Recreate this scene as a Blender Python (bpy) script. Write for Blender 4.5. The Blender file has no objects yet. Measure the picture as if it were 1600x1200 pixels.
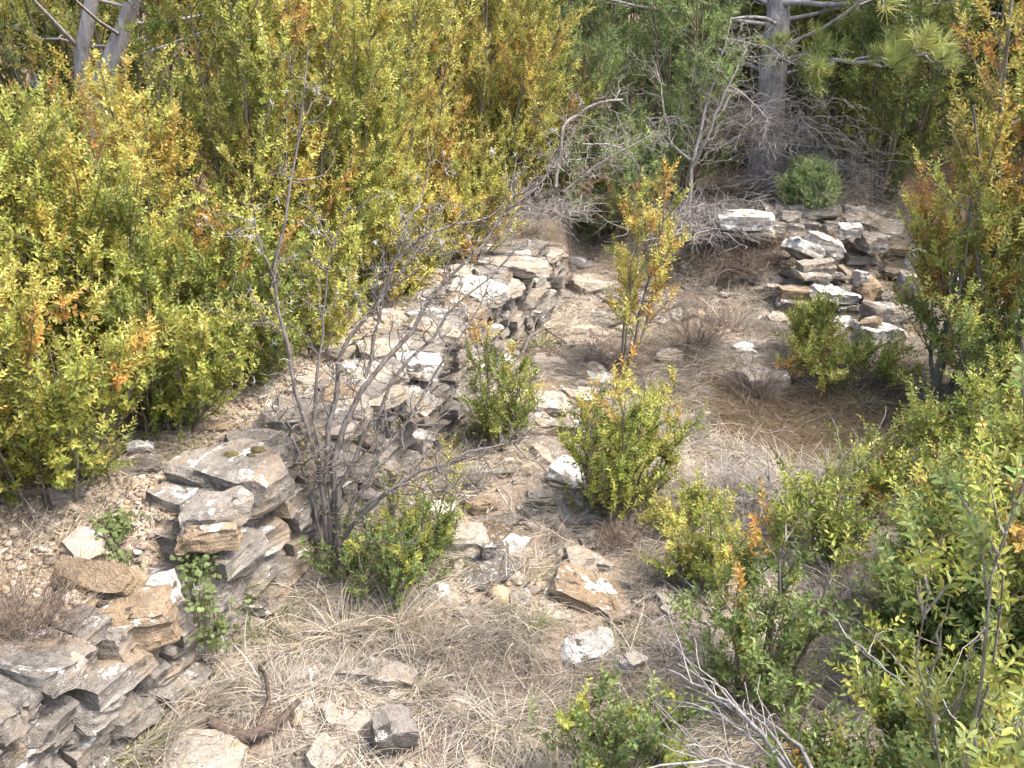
import bpy, bmesh, math, random
import numpy as np
from mathutils import Vector, Matrix

# ------------------------------------------------------------------ camera, sky, sun, exposure
SC = bpy.context.scene
C = SC.collection
H_CAM, PITCH, FPX = 1.75, math.radians(23.0), 1537.0
cam = bpy.data.cameras.new("camera")
cam.sensor_width = 36.0
cam.lens = 18.0 / (800.0 / FPX)
cam.clip_start, cam.clip_end = 0.02, 2000.0
cam_o = bpy.data.objects.new("camera", cam)
C.objects.link(cam_o)
cam_o.location = (0, 0, H_CAM)
cam_o.rotation_euler = (math.pi / 2 - PITCH, 0, 0)
SC.camera = cam_o

SUN_EL, SUN_AZ = math.radians(60), math.radians(98)      # azimuth measured from +Y towards +X
world = bpy.data.worlds.new("World")
SC.world = world
world.use_nodes = True
wn = world.node_tree
for n in list(wn.nodes):
    wn.nodes.remove(n)
w_out = wn.nodes.new("ShaderNodeOutputWorld")
w_bg = wn.nodes.new("ShaderNodeBackground")
w_sky = wn.nodes.new("ShaderNodeTexSky")
w_sky.sky_type = 'NISHITA'
w_sky.sun_disc = False
w_sky.sun_elevation = SUN_EL
w_sky.sun_rotation = SUN_AZ
w_sky.dust_density = 4.0
w_sky.air_density = 1.0
w_bg.inputs["Strength"].default_value = 0.15
wn.links.new(w_sky.outputs[0], w_bg.inputs[0])
wn.links.new(w_bg.outputs[0], w_out.inputs[0])
sun = bpy.data.lights.new("sun", 'SUN')
sun.energy = 1.35
sun.angle = math.radians(14.0)
sun.color = (1.0, 0.965, 0.91)
sun_o = bpy.data.objects.new("sun", sun)
C.objects.link(sun_o)
sd = Vector((math.sin(SUN_AZ) * math.cos(SUN_EL), math.cos(SUN_AZ) * math.cos(SUN_EL), math.sin(SUN_EL)))
sun_o.rotation_euler = sd.to_track_quat('Z', 'Y').to_euler()
sun_o.location = sd * 30
SC.view_settings.view_transform = 'Standard'
SC.view_settings.look = 'None'
SC.view_settings.exposure = 2.1
SC.view_settings.gamma = 1.0
SC.cycles.max_bounces = 6
SC.cycles.diffuse_bounces = 4
SC.cycles.glossy_bounces = 2
SC.cycles.transmission_bounces = 3
SC.cycles.use_adaptive_sampling = True
SC.cycles.adaptive_threshold = 0.02

# ------------------------------------------------------------------ helpers
cP, sP = math.cos(PITCH), math.sin(PITCH)

def ray(px, py):
    a = (px - 800.0) / FPX
    b = (600.0 - py) / FPX
    return np.array([a, cP + b * sP, -sP + b * cP])

def at_z(px, py, z):
    d = ray(px, py)
    return np.array([0, 0, H_CAM]) + d * ((z - H_CAM) / d[2])

def at_y(px, py, y):
    d = ray(px, py)
    return np.array([0, 0, H_CAM]) + d * (y / d[1])

def on_ground(px, py):
    d = ray(px, py)
    t = 1.0
    o = np.array([0, 0, H_CAM])
    for _ in range(900):
        p = o + d * t
        if p[2] <= gz(p[0], p[1]):
            break
        t += 0.012
    return o + d * t

def depth_of(p):
    return p[1] * cP + (H_CAM - p[2]) * sP

def _hash(ix, iy, iz, seed):
    h = (ix.astype(np.int64) * 374761393 + iy.astype(np.int64) * 668265263 + iz.astype(np.int64) * 1274126177 + seed * 974634777) & 0xffffffff
    h = ((h ^ (h >> 13)) * 1274126177) & 0xffffffff
    h = ((h ^ (h >> 16)) * 2246822519) & 0xffffffff
    return ((h ^ (h >> 15)) & 0xffffff) / float(0xffffff)

def vnoise(p, seed=0):
    p = np.asarray(p, float)
    i = np.floor(p).astype(np.int64)
    f = p - i
    f = f * f * (3 - 2 * f)
    r = 0
    for dx in (0, 1):
        wx = f[:, 0] if dx else 1 - f[:, 0]
        for dy in (0, 1):
            wy = f[:, 1] if dy else 1 - f[:, 1]
            for dz in (0, 1):
                wz = f[:, 2] if dz else 1 - f[:, 2]
                r = r + wx * wy * wz * _hash(i[:, 0] + dx, i[:, 1] + dy, i[:, 2] + dz, seed)
    return r

def fbm(p, seed=0, oct=3):
    p = np.asarray(p, float)
    r, a, s = 0, 0.5, 0
    for k in range(oct):
        r = r + a * vnoise(p * (2.03 ** k), seed + k * 17)
        s += a
        a *= 0.5
    return r / s

def smooth(e0, e1, x):
    t = np.clip((x - e0) / (e1 - e0), 0, 1)
    return t * t * (3 - 2 * t)

def make_mesh(name, verts, faces, mat, col=None, smooth_shade=False, sharp=None):
    """faces: an (n,k) integer array, or a list of such arrays"""
    if not isinstance(faces, (list, tuple)):
        faces = [faces]
    faces = [np.asarray(f, np.int32) for f in faces if len(f)]
    verts = np.asarray(verts, np.float32)
    me = bpy.data.meshes.new(name)
    me.vertices.add(len(verts))
    me.vertices.foreach_set("co", verts.ravel())
    loops = np.concatenate([f.ravel() for f in faces])
    sizes = np.concatenate([np.full(len(f), f.shape[1], np.int32) for f in faces])
    starts = np.concatenate([[0], np.cumsum(sizes)[:-1]]).astype(np.int32)
    me.loops.add(len(loops))
    me.loops.foreach_set("vertex_index", loops)
    me.polygons.add(len(sizes))
    me.polygons.foreach_set("loop_start", starts)
    me.polygons.foreach_set("loop_total", sizes)
    if smooth_shade or sharp:
        me.polygons.foreach_set("use_smooth", np.ones(len(sizes), bool))
    if col is not None:
        at = me.attributes.new("tint", 'FLOAT_COLOR', 'POINT')
        c4 = np.ones((len(verts), 4), np.float32)
        c4[:, :3] = col
        at.data.foreach_set("color", c4.ravel())
    me.materials.append(mat)
    me.update(calc_edges=True)
    if sharp:
        me.set_sharp_from_angle(angle=sharp)
    return me

def link(name, me, parent=None, loc=(0, 0, 0), rot=(0, 0, 0)):
    o = bpy.data.objects.new(name, me)
    C.objects.link(o)
    o.location = loc
    o.rotation_euler = rot
    if parent is not None:
        o.parent = parent
    return o

def tag(o, label=None, cat=None, group=None, kind=None):
    if label: o["label"] = label
    if cat: o["category"] = cat
    if group: o["group"] = group
    if kind: o["kind"] = kind
    return o

def thing(name, label, cat, loc, group=None):
    o = bpy.data.objects.new(name, None)
    o.empty_display_size = 0.1
    C.objects.link(o)
    o.location = loc
    return tag(o, label, cat, group)

def copy_thing(o, loc, rotz, scale, label, group=None):
    c = o.copy()
    C.objects.link(c)
    c.location = loc
    c.rotation_euler = (0, 0, rotz)
    c.scale = (scale, scale, scale)
    c["label"] = label
    if group: c["group"] = group
    for ch in list(o.children):
        d = ch.copy()
        C.objects.link(d)
        d.parent = c
    return c

# ------------------------------------------------------------------ materials
def new_mat(name):
    m = bpy.data.materials.new(name)
    m.use_nodes = True
    nt = m.node_tree
    for n in list(nt.nodes):
        nt.nodes.remove(n)
    out = nt.nodes.new("ShaderNodeOutputMaterial")
    return m, nt, out

def nd(nt, typ, **kw):
    n = nt.nodes.new(typ)
    for k, v in kw.items():
        setattr(n, k, v)
    return n

def noise(nt, vec, scale, detail=4, rough=0.55, dist=0.0):
    n = nd(nt, "ShaderNodeTexNoise")
    n.inputs["Scale"].default_value = scale
    n.inputs["Detail"].default_value = detail
    n.inputs["Roughness"].default_value = rough
    n.inputs["Distortion"].default_value = dist
    nt.links.new(vec, n.inputs["Vector"])
    return n.outputs["Fac"]

def ramp(nt, fac, stops, interp='LINEAR'):
    r = nd(nt, "ShaderNodeValToRGB")
    r.color_ramp.interpolation = interp
    el = r.color_ramp.elements
    while len(el) < len(stops):
        el.new(0.5)
    for e, (p, c) in zip(el, stops):
        e.position = p
        e.color = (*c, 1) if len(c) == 3 else c
    nt.links.new(fac, r.inputs[0])
    return r.outputs[0]

def mix(nt, fac, a, b, blend='MIX'):
    m = nd(nt, "ShaderNodeMix", data_type='RGBA', blend_type=blend)
    for sock, v in ((m.inputs[0], fac), (m.inputs[6], a), (m.inputs[7], b)):
        if isinstance(v, (int, float)):
            sock.default_value = v
        elif isinstance(v, (tuple, list)):
            sock.default_value = (*v, 1)
        else:
            nt.links.new(v, sock)
    return m.outputs[2]

def math_n(nt, op, a, b=None, c=None):
    m = nd(nt, "ShaderNodeMath", operation=op)
    for i, v in enumerate((a, b, c)):
        if v is None: continue
        if isinstance(v, (int, float)): m.inputs[i].default_value = v
        else: nt.links.new(v, m.inputs[i])
    return m.outputs[0]

def bump(nt, height, strength, dist=0.01, normal=None):
    b = nd(nt, "ShaderNodeBump")
    b.inputs["Strength"].default_value = strength
    b.inputs["Distance"].default_value = dist
    nt.links.new(height, b.inputs["Height"])
    if normal is not None:
        nt.links.new(normal, b.inputs["Normal"])
    return b.outputs[0]

def principled(nt, out, color, rough=0.8, normal=None, spec=0.3):
    b = nd(nt, "ShaderNodeBsdfPrincipled")
    if isinstance(color, (tuple, list)): b.inputs["Base Color"].default_value = (*color, 1)
    else: nt.links.new(color, b.inputs["Base Color"])
    if isinstance(rough, (int, float)): b.inputs["Roughness"].default_value = rough
    else: nt.links.new(rough, b.inputs["Roughness"])
    b.inputs["Specular IOR Level"].default_value = spec
    if normal is not None: nt.links.new(normal, b.inputs["Normal"])
    if out is not None: nt.links.new(b.outputs[0], out.inputs[0])
    return b

def rock_mat(name, dark, mid, light, white=0.25, black=0.3, ochre=0.3, layer=1.0):
    """schist: mottled colour, thin bedding, crusts of white and black lichen, rusty stain"""
    m, nt, out = new_mat(name)
    tc = nd(nt, "ShaderNodeTexCoord")
    oi = nd(nt, "ShaderNodeObjectInfo")
    off = nd(nt, "ShaderNodeVectorMath", operation='SCALE')
    cx = nd(nt, "ShaderNodeCombineXYZ")
    for i in range(3):
        nt.links.new(oi.outputs["Random"], cx.inputs[i])
    nt.links.new(cx.outputs[0], off.inputs[0])
    off.inputs["Scale"].default_value = 37.0
    add = nd(nt, "ShaderNodeVectorMath", operation='ADD')
    nt.links.new(tc.outputs["Object"], add.inputs[0])
    nt.links.new(off.outputs[0], add.inputs[1])
    v = add.outputs[0]
    st = nd(nt, "ShaderNodeMapping")
    st.inputs["Scale"].default_value = (3.0, 3.0, 60.0 * layer)
    st.inputs["Rotation"].default_value = (0.12, -0.10, 0.0)
    nt.links.new(v, st.inputs["Vector"])
    lay = noise(nt, st.outputs[0], 1.0, 5, 0.6, 0.3)
    big = noise(nt, v, 5.0, 6, 0.6, 0.4)
    fine = noise(nt, v, 55.0, 5, 0.65)
    grain = noise(nt, v, 260.0, 2, 0.6)
    col = ramp(nt, big, [(0.30, dark), (0.5, mid), (0.70, light)])
    col = mix(nt, math_n(nt, 'MULTIPLY', ramp(nt, lay, [(0.40, (1, 1, 1)), (0.55, (0, 0, 0))]), 0.45), col, tuple(c * 0.45 for c in mid))
    col = mix(nt, math_n(nt, 'MULTIPLY', ramp(nt, fine, [(0.42, (0, 0, 0)), (0.62, (1, 1, 1))]), 0.45), col, light)
    rust = noise(nt, v, 7.5, 4, 0.6)
    col = mix(nt, math_n(nt, 'MULTIPLY', ramp(nt, rust, [(0.62 - 0.28 * ochre, (0, 0, 0)), (0.80 - 0.25 * ochre, (1, 1, 1))]), 0.5), col, (0.33, 0.235, 0.135))
    geo = nd(nt, "ShaderNodeNewGeometry")
    sx = nd(nt, "ShaderNodeSeparateXYZ")
    nt.links.new(geo.outputs["Normal"], sx.inputs[0])
    up = math_n(nt, 'MULTIPLY_ADD', sx.outputs[2], 0.11, -0.05)
    wl = math_n(nt, 'ADD', noise(nt, v, 11.0, 7, 0.68, 0.5), up)
    t = 0.70 - 0.30 * white
    wmask = ramp(nt, wl, [(t - .01, (0, 0, 0)), (t + 0.02, (.55, .55, .55)), (t + 0.075, (1, 1, 1))])
    wcol = mix(nt, ramp(nt, fine, [(0.3, (0, 0, 0)), (0.6, (1, 1, 1))]), ramp(nt, big, [(.38, (0.34, 0.35, 0.30)), (.5, (0.56, 0.54, 0.48)), (.62, (0.50, 0.46, 0.30))]), (0.80, 0.79, 0.76))
    col = mix(nt, wmask, col, wcol)
    bl = math_n(nt, 'ADD', noise(nt, v, 23.0, 6, 0.65, 0.4), up)
    tb = 0.72 - 0.2 * black
    bmask = ramp(nt, bl, [(tb, (0, 0, 0)), (tb + 0.03, (1, 1, 1))])
    col = mix(nt, math_n(nt, 'MULTIPLY', bmask, 0.85), col, (0.035, 0.030, 0.026))
    h = math_n(nt, 'ADD', math_n(nt, 'MULTIPLY', lay, 0.8), math_n(nt, 'MULTIPLY', fine, 0.7))
    h = math_n(nt, 'ADD', h, math_n(nt, 'MULTIPLY', grain, 0.25))
    h = math_n(nt, 'ADD', h, math_n(nt, 'MULTIPLY', wmask, 0.08))
    h = math_n(nt, 'ADD', h, math_n(nt, 'MULTIPLY', big, 0.8))
    nrm = bump(nt, h, 1.0, 0.022)
    crack = noise(nt, st.outputs[0], 2.3, 6, 0.7, 0.8)
    col = mix(nt, math_n(nt, 'MULTIPLY', ramp(nt, crack, [(0.34, (1, 1, 1)), (0.42, (0, 0, 0))]), 0.6), col, (0.05, 0.042, 0.034))
    col = mix(nt, 1.0, col, (1.0, 0.985, 0.965), 'MULTIPLY')
    principled(nt, out, col, 0.88, nrm, 0.25)
    return m

def leaf_mat(name, rough=0.42, trans=0.48, spec=0.4):
    m, nt, out = new_mat(name)
    a = nd(nt, "ShaderNodeAttribute", attribute_name="tint")
    geo = nd(nt, "ShaderNodeNewGeometry")
    n = noise(nt, geo.outputs["Position"], 120.0, 2)
    col = mix(nt, math_n(nt, 'MULTIPLY', n, 0.5), a.outputs["Color"], tuple([0.10, 0.085, 0.02]))
    under = mix(nt, 0.30, col, (0.24, 0.25, 0.10))
    col2 = mix(nt, geo.outputs["Backfacing"], col, under)
    p = principled(nt, None, col2, rough, None, spec)
    tr = nd(nt, "ShaderNodeBsdfTranslucent")
    nt.links.new(col2, tr.inputs[0])
    ms = nd(nt, "ShaderNodeMixShader")
    ms.inputs[0].default_value = trans
    nt.links.new(p.outputs[0], ms.inputs[1])
    nt.links.new(tr.outputs[0], ms.inputs[2])
    nt.links.new(ms.outputs[0], out.inputs[0])
    return m

def tint_mat(name, rough=0.85, trans=0.0):
    m, nt, out = new_mat(name)
    a = nd(nt, "ShaderNodeAttribute", attribute_name="tint")
    geo = nd(nt, "ShaderNodeNewGeometry")
    n = noise(nt, geo.outputs["Position"], 90.0, 3)
    col = mix(nt, math_n(nt, 'MULTIPLY', n, 0.55), a.outputs["Color"], (0.11, 0.085, 0.06))
    p = principled(nt, None, col, rough, None, 0.2)
    if trans > 0:
        tr = nd(nt, "ShaderNodeBsdfTranslucent")
        nt.links.new(col, tr.inputs[0])
        ms = nd(nt, "ShaderNodeMixShader")
        ms.inputs[0].default_value = trans
        nt.links.new(p.outputs[0], ms.inputs[1])
        nt.links.new(tr.outputs[0], ms.inputs[2])
        nt.links.new(ms.outputs[0], out.inputs[0])
    else:
        nt.links.new(p.outputs[0], out.inputs[0])
    return m

def bark_mat(name, dark, light, scale=30.0, lichen=0.3, lichen_col=(0.5, 0.5, 0.46), str_=0.7, stretch=0.25):
    m, nt, out = new_mat(name)
    tc = nd(nt, "ShaderNodeTexCoord")
    mp = nd(nt, "ShaderNodeMapping")
    mp.inputs["Scale"].default_value = (1, 1, stretch)
    nt.links.new(tc.outputs["Object"], mp.inputs["Vector"])
    v = mp.outputs[0]
    a = noise(nt, v, scale, 5, 0.65, 0.6)
    b = noise(nt, tc.outputs["Object"], scale * 0.9, 5, 0.65)
    col = ramp(nt, a, [(0.33, dark), (0.62, light)])
    col = mix(nt, ramp(nt, b, [(0.68 - 0.25 * lichen, (0, 0, 0)), (0.74 - 0.25 * lichen, (1, 1, 1))]), col, lichen_col)
    principled(nt, out, col, 0.9, bump(nt, a, str_, 0.012), 0.2)
    return m

M = {}
M['grey_rock'] = rock_mat("grey_schist", (0.105, 0.093, 0.08), (0.205, 0.185, 0.158), (0.34, 0.31, 0.275), 0.25, 0.25, 0.45)
M['pale_rock'] = rock_mat("pale_schist", (0.20, 0.17, 0.13), (0.34, 0.295, 0.235), (0.48, 0.43, 0.36), 0.22, 0.15, 0.5)
M['brown_rock'] = rock_mat("brown_schist", (0.10, 0.078, 0.055), (0.22, 0.165, 0.11), (0.36, 0.28, 0.19), 0.28, 0.35, 0.75)
M['white_rock'] = rock_mat("lichen_white_schist", (0.20, 0.18, 0.15), (0.36, 0.33, 0.29), (0.50, 0.47, 0.42), 0.60, 0.42, 0.3)
M['dark_rock'] = rock_mat("dark_schist", (0.07, 0.06, 0.05), (0.15, 0.13, 0.11), (0.26, 0.23, 0.20), 0.38, 0.45, 0.35)
M['wall_rock'] = rock_mat("wall_schist", (0.09, 0.081, 0.07), (0.195, 0.175, 0.15), (0.33, 0.30, 0.265), 0.22, 0.22, 0.42, 0.8)
M['leaf'] = leaf_mat("boxwood_leaf")
M['needle'] = leaf_mat("conifer_needle", 0.55, 0.12, 0.25)
M['dead_needle'] = tint_mat("dead_needle")
M['straw'] = tint_mat("straw", 0.8, 0.25)
M['herb'] = leaf_mat("herb_leaf", 0.55, 0.3, 0.3)
M['box_bark'] = bark_mat("boxwood_bark", (0.10, 0.085, 0.06), (0.24, 0.21, 0.16), 60, 0.25)
M['thorn_bark'] = bark_mat("thorn_bark", (0.075, 0.062, 0.054), (0.21, 0.18, 0.158), 70, 0.28, (0.36, 0.35, 0.32))
M['dead_bark'] = bark_mat("bleached_wood", (0.17, 0.145, 0.125), (0.38, 0.345, 0.31), 60, 0.25, (0.50, 0.49, 0.46))
M['brown_twig'] = bark_mat("brown_twig", (0.09, 0.065, 0.05), (0.24, 0.185, 0.14), 60, 0.1)
M['pine_bark'] = bark_mat("pine_bark", (0.16, 0.14, 0.13), (0.46, 0.42, 0.40), 22, 0.25, (0.42, 0.40, 0.40), 1.0, 0.3)
M['log'] = bark_mat("rotten_log_bark", (0.035, 0.026, 0.02), (0.13, 0.095, 0.072), 45, 0.1, (0.35, 0.3, 0.25), 1.0, 1.0)

# ------------------------------------------------------------------ terrain
WY = np.array([-3.0, 0.6, 1.75, 2.55, 3.85, 5.1, 5.6, 9.0])
WX = np.array([-2.45, -1.30, -0.93, -0.615, -0.15, 0.235, 0.39, 1.45])

def wall_x(y):
    return np.interp(y, WY, WX)

def ztop(y):
    return np.interp(y, [0.8, 1.95, 2.06, 2.22, 2.34, 2.55, 3.0, 4.0, 5.0, 5.25, 5.5], [.36, .37, .27, .29, .41, .45, .43, .42, .41, .35, .15])

def gz_arr(x, y):
    x = np.asarray(x, float); y = np.asarray(y, float)
    p = np.stack([x, y, np.zeros_like(x)], -1).reshape(-1, 3)
    nb = (fbm(p * 0.9, 3, 3) - .5).reshape(x.shape)
    nm = (fbm(p * 4.2, 9, 3) - .5).reshape(x.shape)
    nf = (fbm(p * 16.0, 21, 2) - .5).reshape(x.shape)
    s = x - wall_x(y)
    base = 0.05 * nb + 0.42 * smooth(5.0, 7.2, y + 0.8 * nb)
    base = base + 0.18 * np.exp(-((x - 1.85) ** 2 / 0.5 + (y - 6.0) ** 2 / 0.20))
    base = base - 0.01 + 0.02 * np.exp(-np.clip(s, 0, 9) / 0.35) * smooth(5.6, 4.4, y)
    base = base - 0.07 * np.exp(-((x - 1.35) ** 2 / 0.35 + (y - 3.7) ** 2 / 0.12))
    T = np.interp(y, [0.5, 2.0, 2.15, 2.4, 5.2, 7.2, 9], [.34, .35, .31, .38, .36, .40, .46]) + 0.04 * nb
    ramp_lo = np.where((y > 2.0) & (y < 2.3), -0.02, -0.05)
    ramp_hi = np.where((y > 2.0) & (y < 2.3), -0.30, -0.17)
    m = smooth(ramp_lo, ramp_hi, s) * smooth(9.5, 6.0, y)
    g = base * (1 - m) + np.maximum(T, base) * m
    far = smooth(9, 14, np.hypot(x, y))
    return g + (nm * 0.06 + nf * 0.025) * (1 - far)

def gz(x, y):
    return float(gz_arr(np.array([x]), np.array([y]))[0])

def axis_pts(lo, hi, step, far):
    mid = np.arange(lo, hi + 1e-6, step)
    g = [step]
    while sum(g) < far: g.append(g[-1] * 1.35)
    cs = np.cumsum(g)
    return np.concatenate([lo - cs[::-1], mid, hi + cs])

gx, gy = axis_pts(-2.6, 3.4, 0.03, 160), axis_pts(0.6, 8.2, 0.03, 160)
X, Y = np.meshgrid(gx, gy)
Z = gz_arr(X, Y)
tv = np.stack([X, Y, Z], -1).reshape(-1, 3)
nx, ny = len(gx), len(gy)
idx = np.arange(nx * ny).reshape(ny, nx)
tf = np.stack([idx[:-1, :-1], idx[:-1, 1:], idx[1:, 1:], idx[1:, :-1]], -1).reshape(-1, 4)

def soil_mat():
    m, nt, out = new_mat("soil_and_thatch")
    geo = nd(nt, "ShaderNodeNewGeometry")
    v = geo.outputs["Position"]
    a = noise(nt, v, 3.0, 6, 0.6, 0.3)
    b = noise(nt, v, 40.0, 6, 0.7, 0.5)
    c = noise(nt, v, 170.0, 4, 0.7)
    col = ramp(nt, b, [(0.30, (0.085, 0.06, 0.042)), (0.48, (0.22, 0.17, 0.125)), (0.68, (0.42, 0.345, 0.26))])
    at = nd(nt, "ShaderNodeAttribute", attribute_name="tint")
    sp = nd(nt, "ShaderNodeSeparateColor")
    nt.links.new(at.outputs["Color"], sp.inputs[0])
    crumb = ramp(nt, c, [(0.33, (0.17, 0.125, 0.085)), (0.5, (0.38, 0.30, 0.215)), (0.66, (0.60, 0.50, 0.38))])
    col = mix(nt, sp.outputs[0], col, crumb)
    litter = ramp(nt, b, [(0.30, (0.045, 0.026, 0.015)), (0.5, (0.12, 0.07, 0.038)), (0.72, (0.22, 0.14, 0.08))])
    col = mix(nt, sp.outputs[1], col, litter)
    moss = ramp(nt, a, [(0.60, (0, 0, 0)), (0.72, (1, 1, 1))])
    col = mix(nt, math_n(nt, 'MULTIPLY', moss, 0.5), col, (0.14, 0.12, 0.035))
    h = math_n(nt, 'ADD', b, math_n(nt, 'MULTIPLY', c, 0.5))
    principled(nt, out, col, 0.95, bump(nt, h, 0.9, 0.015), 0.1)
    return m

M['soil'] = soil_mat()
s_ = (X - wall_x(Y)).ravel()
strip = np.exp(-((X - np.interp(Y, [2.4, 3.0, 3.6, 4.3, 5.2], [.25, .05, .12, .38, .75])) ** 2) / .09).ravel() * smooth(2.0, 2.6, Y.ravel()) * smooth(5.8, 5.2, Y.ravel())
top_mask = smooth(-0.03, -0.12, s_) * smooth(-1.3, -0.9, s_) * smooth(5.35, 5.05, Y.ravel())
hollow = np.exp(-((X - 1.4) ** 2 / 0.55 + (Y - 3.75) ** 2 / 0.22)).ravel()
under = np.maximum(smooth(-0.75, -1.1, s_), smooth(5.8, 6.8, Y.ravel()))
tcol = np.stack([np.clip(top_mask + .75 * strip, 0, 1), np.clip(hollow * 1.1 + under * 0.8, 0, 1), np.zeros_like(s_)], -1)
ter = link("ground", make_mesh("ground", tv, tf, M['soil'], tcol, True))
tag(ter, "stony hillside soil under dry thatch", "ground", kind="structure")

# ------------------------------------------------------------------ stones
def stone_geo(l, w, h, seed, cuts=6, cell=None, rough=0.05, strata=0.04, top_tilt=0.10):
    cuts += 3; rough *= 1.7
    """an angular slab: a box cut by random planes, gridded, then roughened; sizes in metres, centred"""
    rg = random.Random(seed)
    bm = bmesh.new()
    bmesh.ops.create_cube(bm, size=1.0)
    for v in bm.verts:
        v.co = Vector((v.co.x * l * rg.uniform(.82, 1.06), v.co.y * w * rg.uniform(.82, 1.06), v.co.z * h * rg.uniform(.86, 1.08)))
    planes = []
    for k in range(cuts):
        a = rg.uniform(0, 2 * math.pi)
        planes.append((Vector((math.cos(a), math.sin(a), rg.uniform(-.45, .6))).normalized(), rg.uniform(.68, .93)))
    for k in range(2):
        planes.append((Vector((rg.uniform(-1, 1) * top_tilt, rg.uniform(-1, 1) * top_tilt, 1)).normalized(), rg.uniform(.82, .95)))
    for k in range(3):
        planes.append((Vector((rg.uniform(-1, 1), rg.uniform(-1, 1), 1.0)).normalized(), rg.uniform(.74, .92)))
    for n, f in planes:
        sup = max(v.co.dot(n) for v in bm.verts)
        r = bmesh.ops.bisect_plane(bm, geom=bm.verts[:] + bm.edges[:] + bm.faces[:], plane_co=n * sup * f, plane_no=n, clear_outer=True)
        ed = [e for e in r['geom_cut'] if isinstance(e, bmesh.types.BMEdge)]
        if ed:
            bmesh.ops.edgeloop_fill(bm, edges=ed)
    L = max(l, w)
    if cell is None: cell = L / 12
    for ax, ext in ((0, l), (1, w), (2, h)):
        c = min(cell, ext / 3.0) if ax < 2 else min(cell * .6, ext / 4.0)
        p = -ext / 2 + c * .5
        while p < ext / 2:
            n = [rg.uniform(-.12, .12) for _ in range(3)]; n[ax] = 1.0
            co = [0, 0, 0]; co[ax] = p
            bmesh.ops.bisect_plane(bm, geom=bm.verts[:] + bm.edges[:] + bm.faces[:], plane_co=co, plane_no=n)
            p += c * rg.uniform(.85, 1.15)
    bmesh.ops.triangulate(bm, faces=bm.faces[:])
    bm.normal_update()
    V = np.array([v.co for v in bm.verts]); N = np.array([v.normal for v in bm.verts])
    Fc = np.array([[v.index for v in f.verts] for f in bm.faces])
    bm.free()
    S = (l * w * h) ** (1 / 3)
    n1 = fbm(V / S * 2.2 + seed * 3.1, seed, 3) - .5
    n2 = fbm(V / S * 8.0 + seed * 1.7, seed + 5, 2) - .5
    n3 = np.abs(fbm(V / S * 4.5 + seed * 2.3, seed + 9, 2) - .5) * 2
    V = V + N * (n1 * rough * 2.0 + n2 * rough * 1.5 - np.clip(.22 - n3, 0, 1) * rough * 1.6)[:, None] * S
    side = np.clip(1 - np.abs(N[:, 2]) * 1.2, 0, 1)
    lay = np.floor((V[:, 2] + V[:, 0] * .08 + n1 * .03) / (h / 6.5)).astype(int)
    off = (_hash(lay, lay * 0, lay * 0, seed) - .6) * strata * 2 * S * side
    V[:, :2] += N[:, :2] * off[:, None]
    return V, Fc

def rotm(rx, ry, rz):
    return np.array(Matrix.Rotation(rz, 3, 'Z') @ Matrix.Rotation(ry, 3, 'Y') @ Matrix.Rotation(rx, 3, 'X'))

TEMPL = [stone_geo(1.0, random.Random(k).uniform(.55, .8), .34, 100 + k, 5, 0.12, 0.035, 0.03) for k in range(16)]

class Acc:
    """collects geometry for one mesh"""
    def __init__(s): s.v, s.f, s.n = [], [], 0
    def add(s, V, Fc):
        s.v.append(V); s.f.append(Fc + s.n); s.n += len(V)
    def mesh(s, name, mat, sharp=None, smooth_shade=False):
        by = {}
        for f in s.f: by.setdefault(f.shape[1], []).append(f)
        return make_mesh(name, np.concatenate(s.v), [np.concatenate(x) for x in by.values()], mat, None, smooth_shade, sharp)

rw = random.Random(7)
face = Acc()
for layer in (0, 1):
    z = -0.10 - .02 * layer
    while z < 0.47:
        hh = rw.uniform(.026, .062)
        y = 0.9 + .07 * layer
        while y < 5.35:
            ln = rw.uniform(.07, .23)
            yc = y + ln / 2
            zt = float(ztop(yc))
            if z + hh * .6 < zt:
                h1 = hh * rw.uniform(.95, 1.3)
                ang = math.atan2(wall_x(yc + .1) - wall_x(yc - .1), .2)
                V, Fc = TEMPL[rw.randrange(16)]
                R = rotm(rw.uniform(-.05, .05), rw.uniform(-.06, .05), math.pi / 2 - ang + rw.uniform(-.10, .10))
                sc = np.array([ln * 1.14, rw.uniform(.30, .42), h1 / .34 * 1.10])
                out_off = rw.choice([rw.uniform(-.02, .02), rw.uniform(-.05, .035)]) - .12 * max(z, 0) - .045 * layer
                cx = wall_x(yc) + out_off - sc[1] * .294
                P = (V * sc) @ R.T + np.array([cx, yc + rw.uniform(-.01, .01), z + h1 / 2 + rw.uniform(-.004, .004)])
                face.add(P, Fc)
            y += ln * rw.uniform(.94, 1.0)
        z += hh * .97
capping = Acc()
for k in range(190):
    y = rw.uniform(1.2, 5.3) if k < 40 else rw.uniform(2.75, 5.3)
    s = -rw.uniform(.03, .62)
    x = wall_x(y) + s
    ln = rw.uniform(.05, .18)
    V, Fc = TEMPL[rw.randrange(16)]
    R = rotm(rw.uniform(-.13, .13), rw.uniform(-.13, .13), rw.uniform(0, 6.28))
    if 1.95 < y < 3.0 and s < -.12 and rw.random() < .7: continue
    P = (V * np.array([ln, ln * rw.uniform(.8, 1.2), ln * rw.uniform(.4, .8)])) @ R.T + np.array([x, y, max(gz(x, y), float(ztop(y)) - .04 if s > -.2 else 0) + rw.uniform(-.02, .015)])
    capping.add(P, Fc)
wall = thing("dry_stone_wall", "ruined grey dry stone wall running away along the foot of the boxwood hedge", "wall", (wall_x(2.5), 2.5, 0))
off = np.array([wall_x(2.5), 2.5, 0])
for a in (face, capping): a.v = [v - off for v in a.v]
link("stone_facing", face.mesh("stone_facing", M['wall_rock'], .75), wall)
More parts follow.
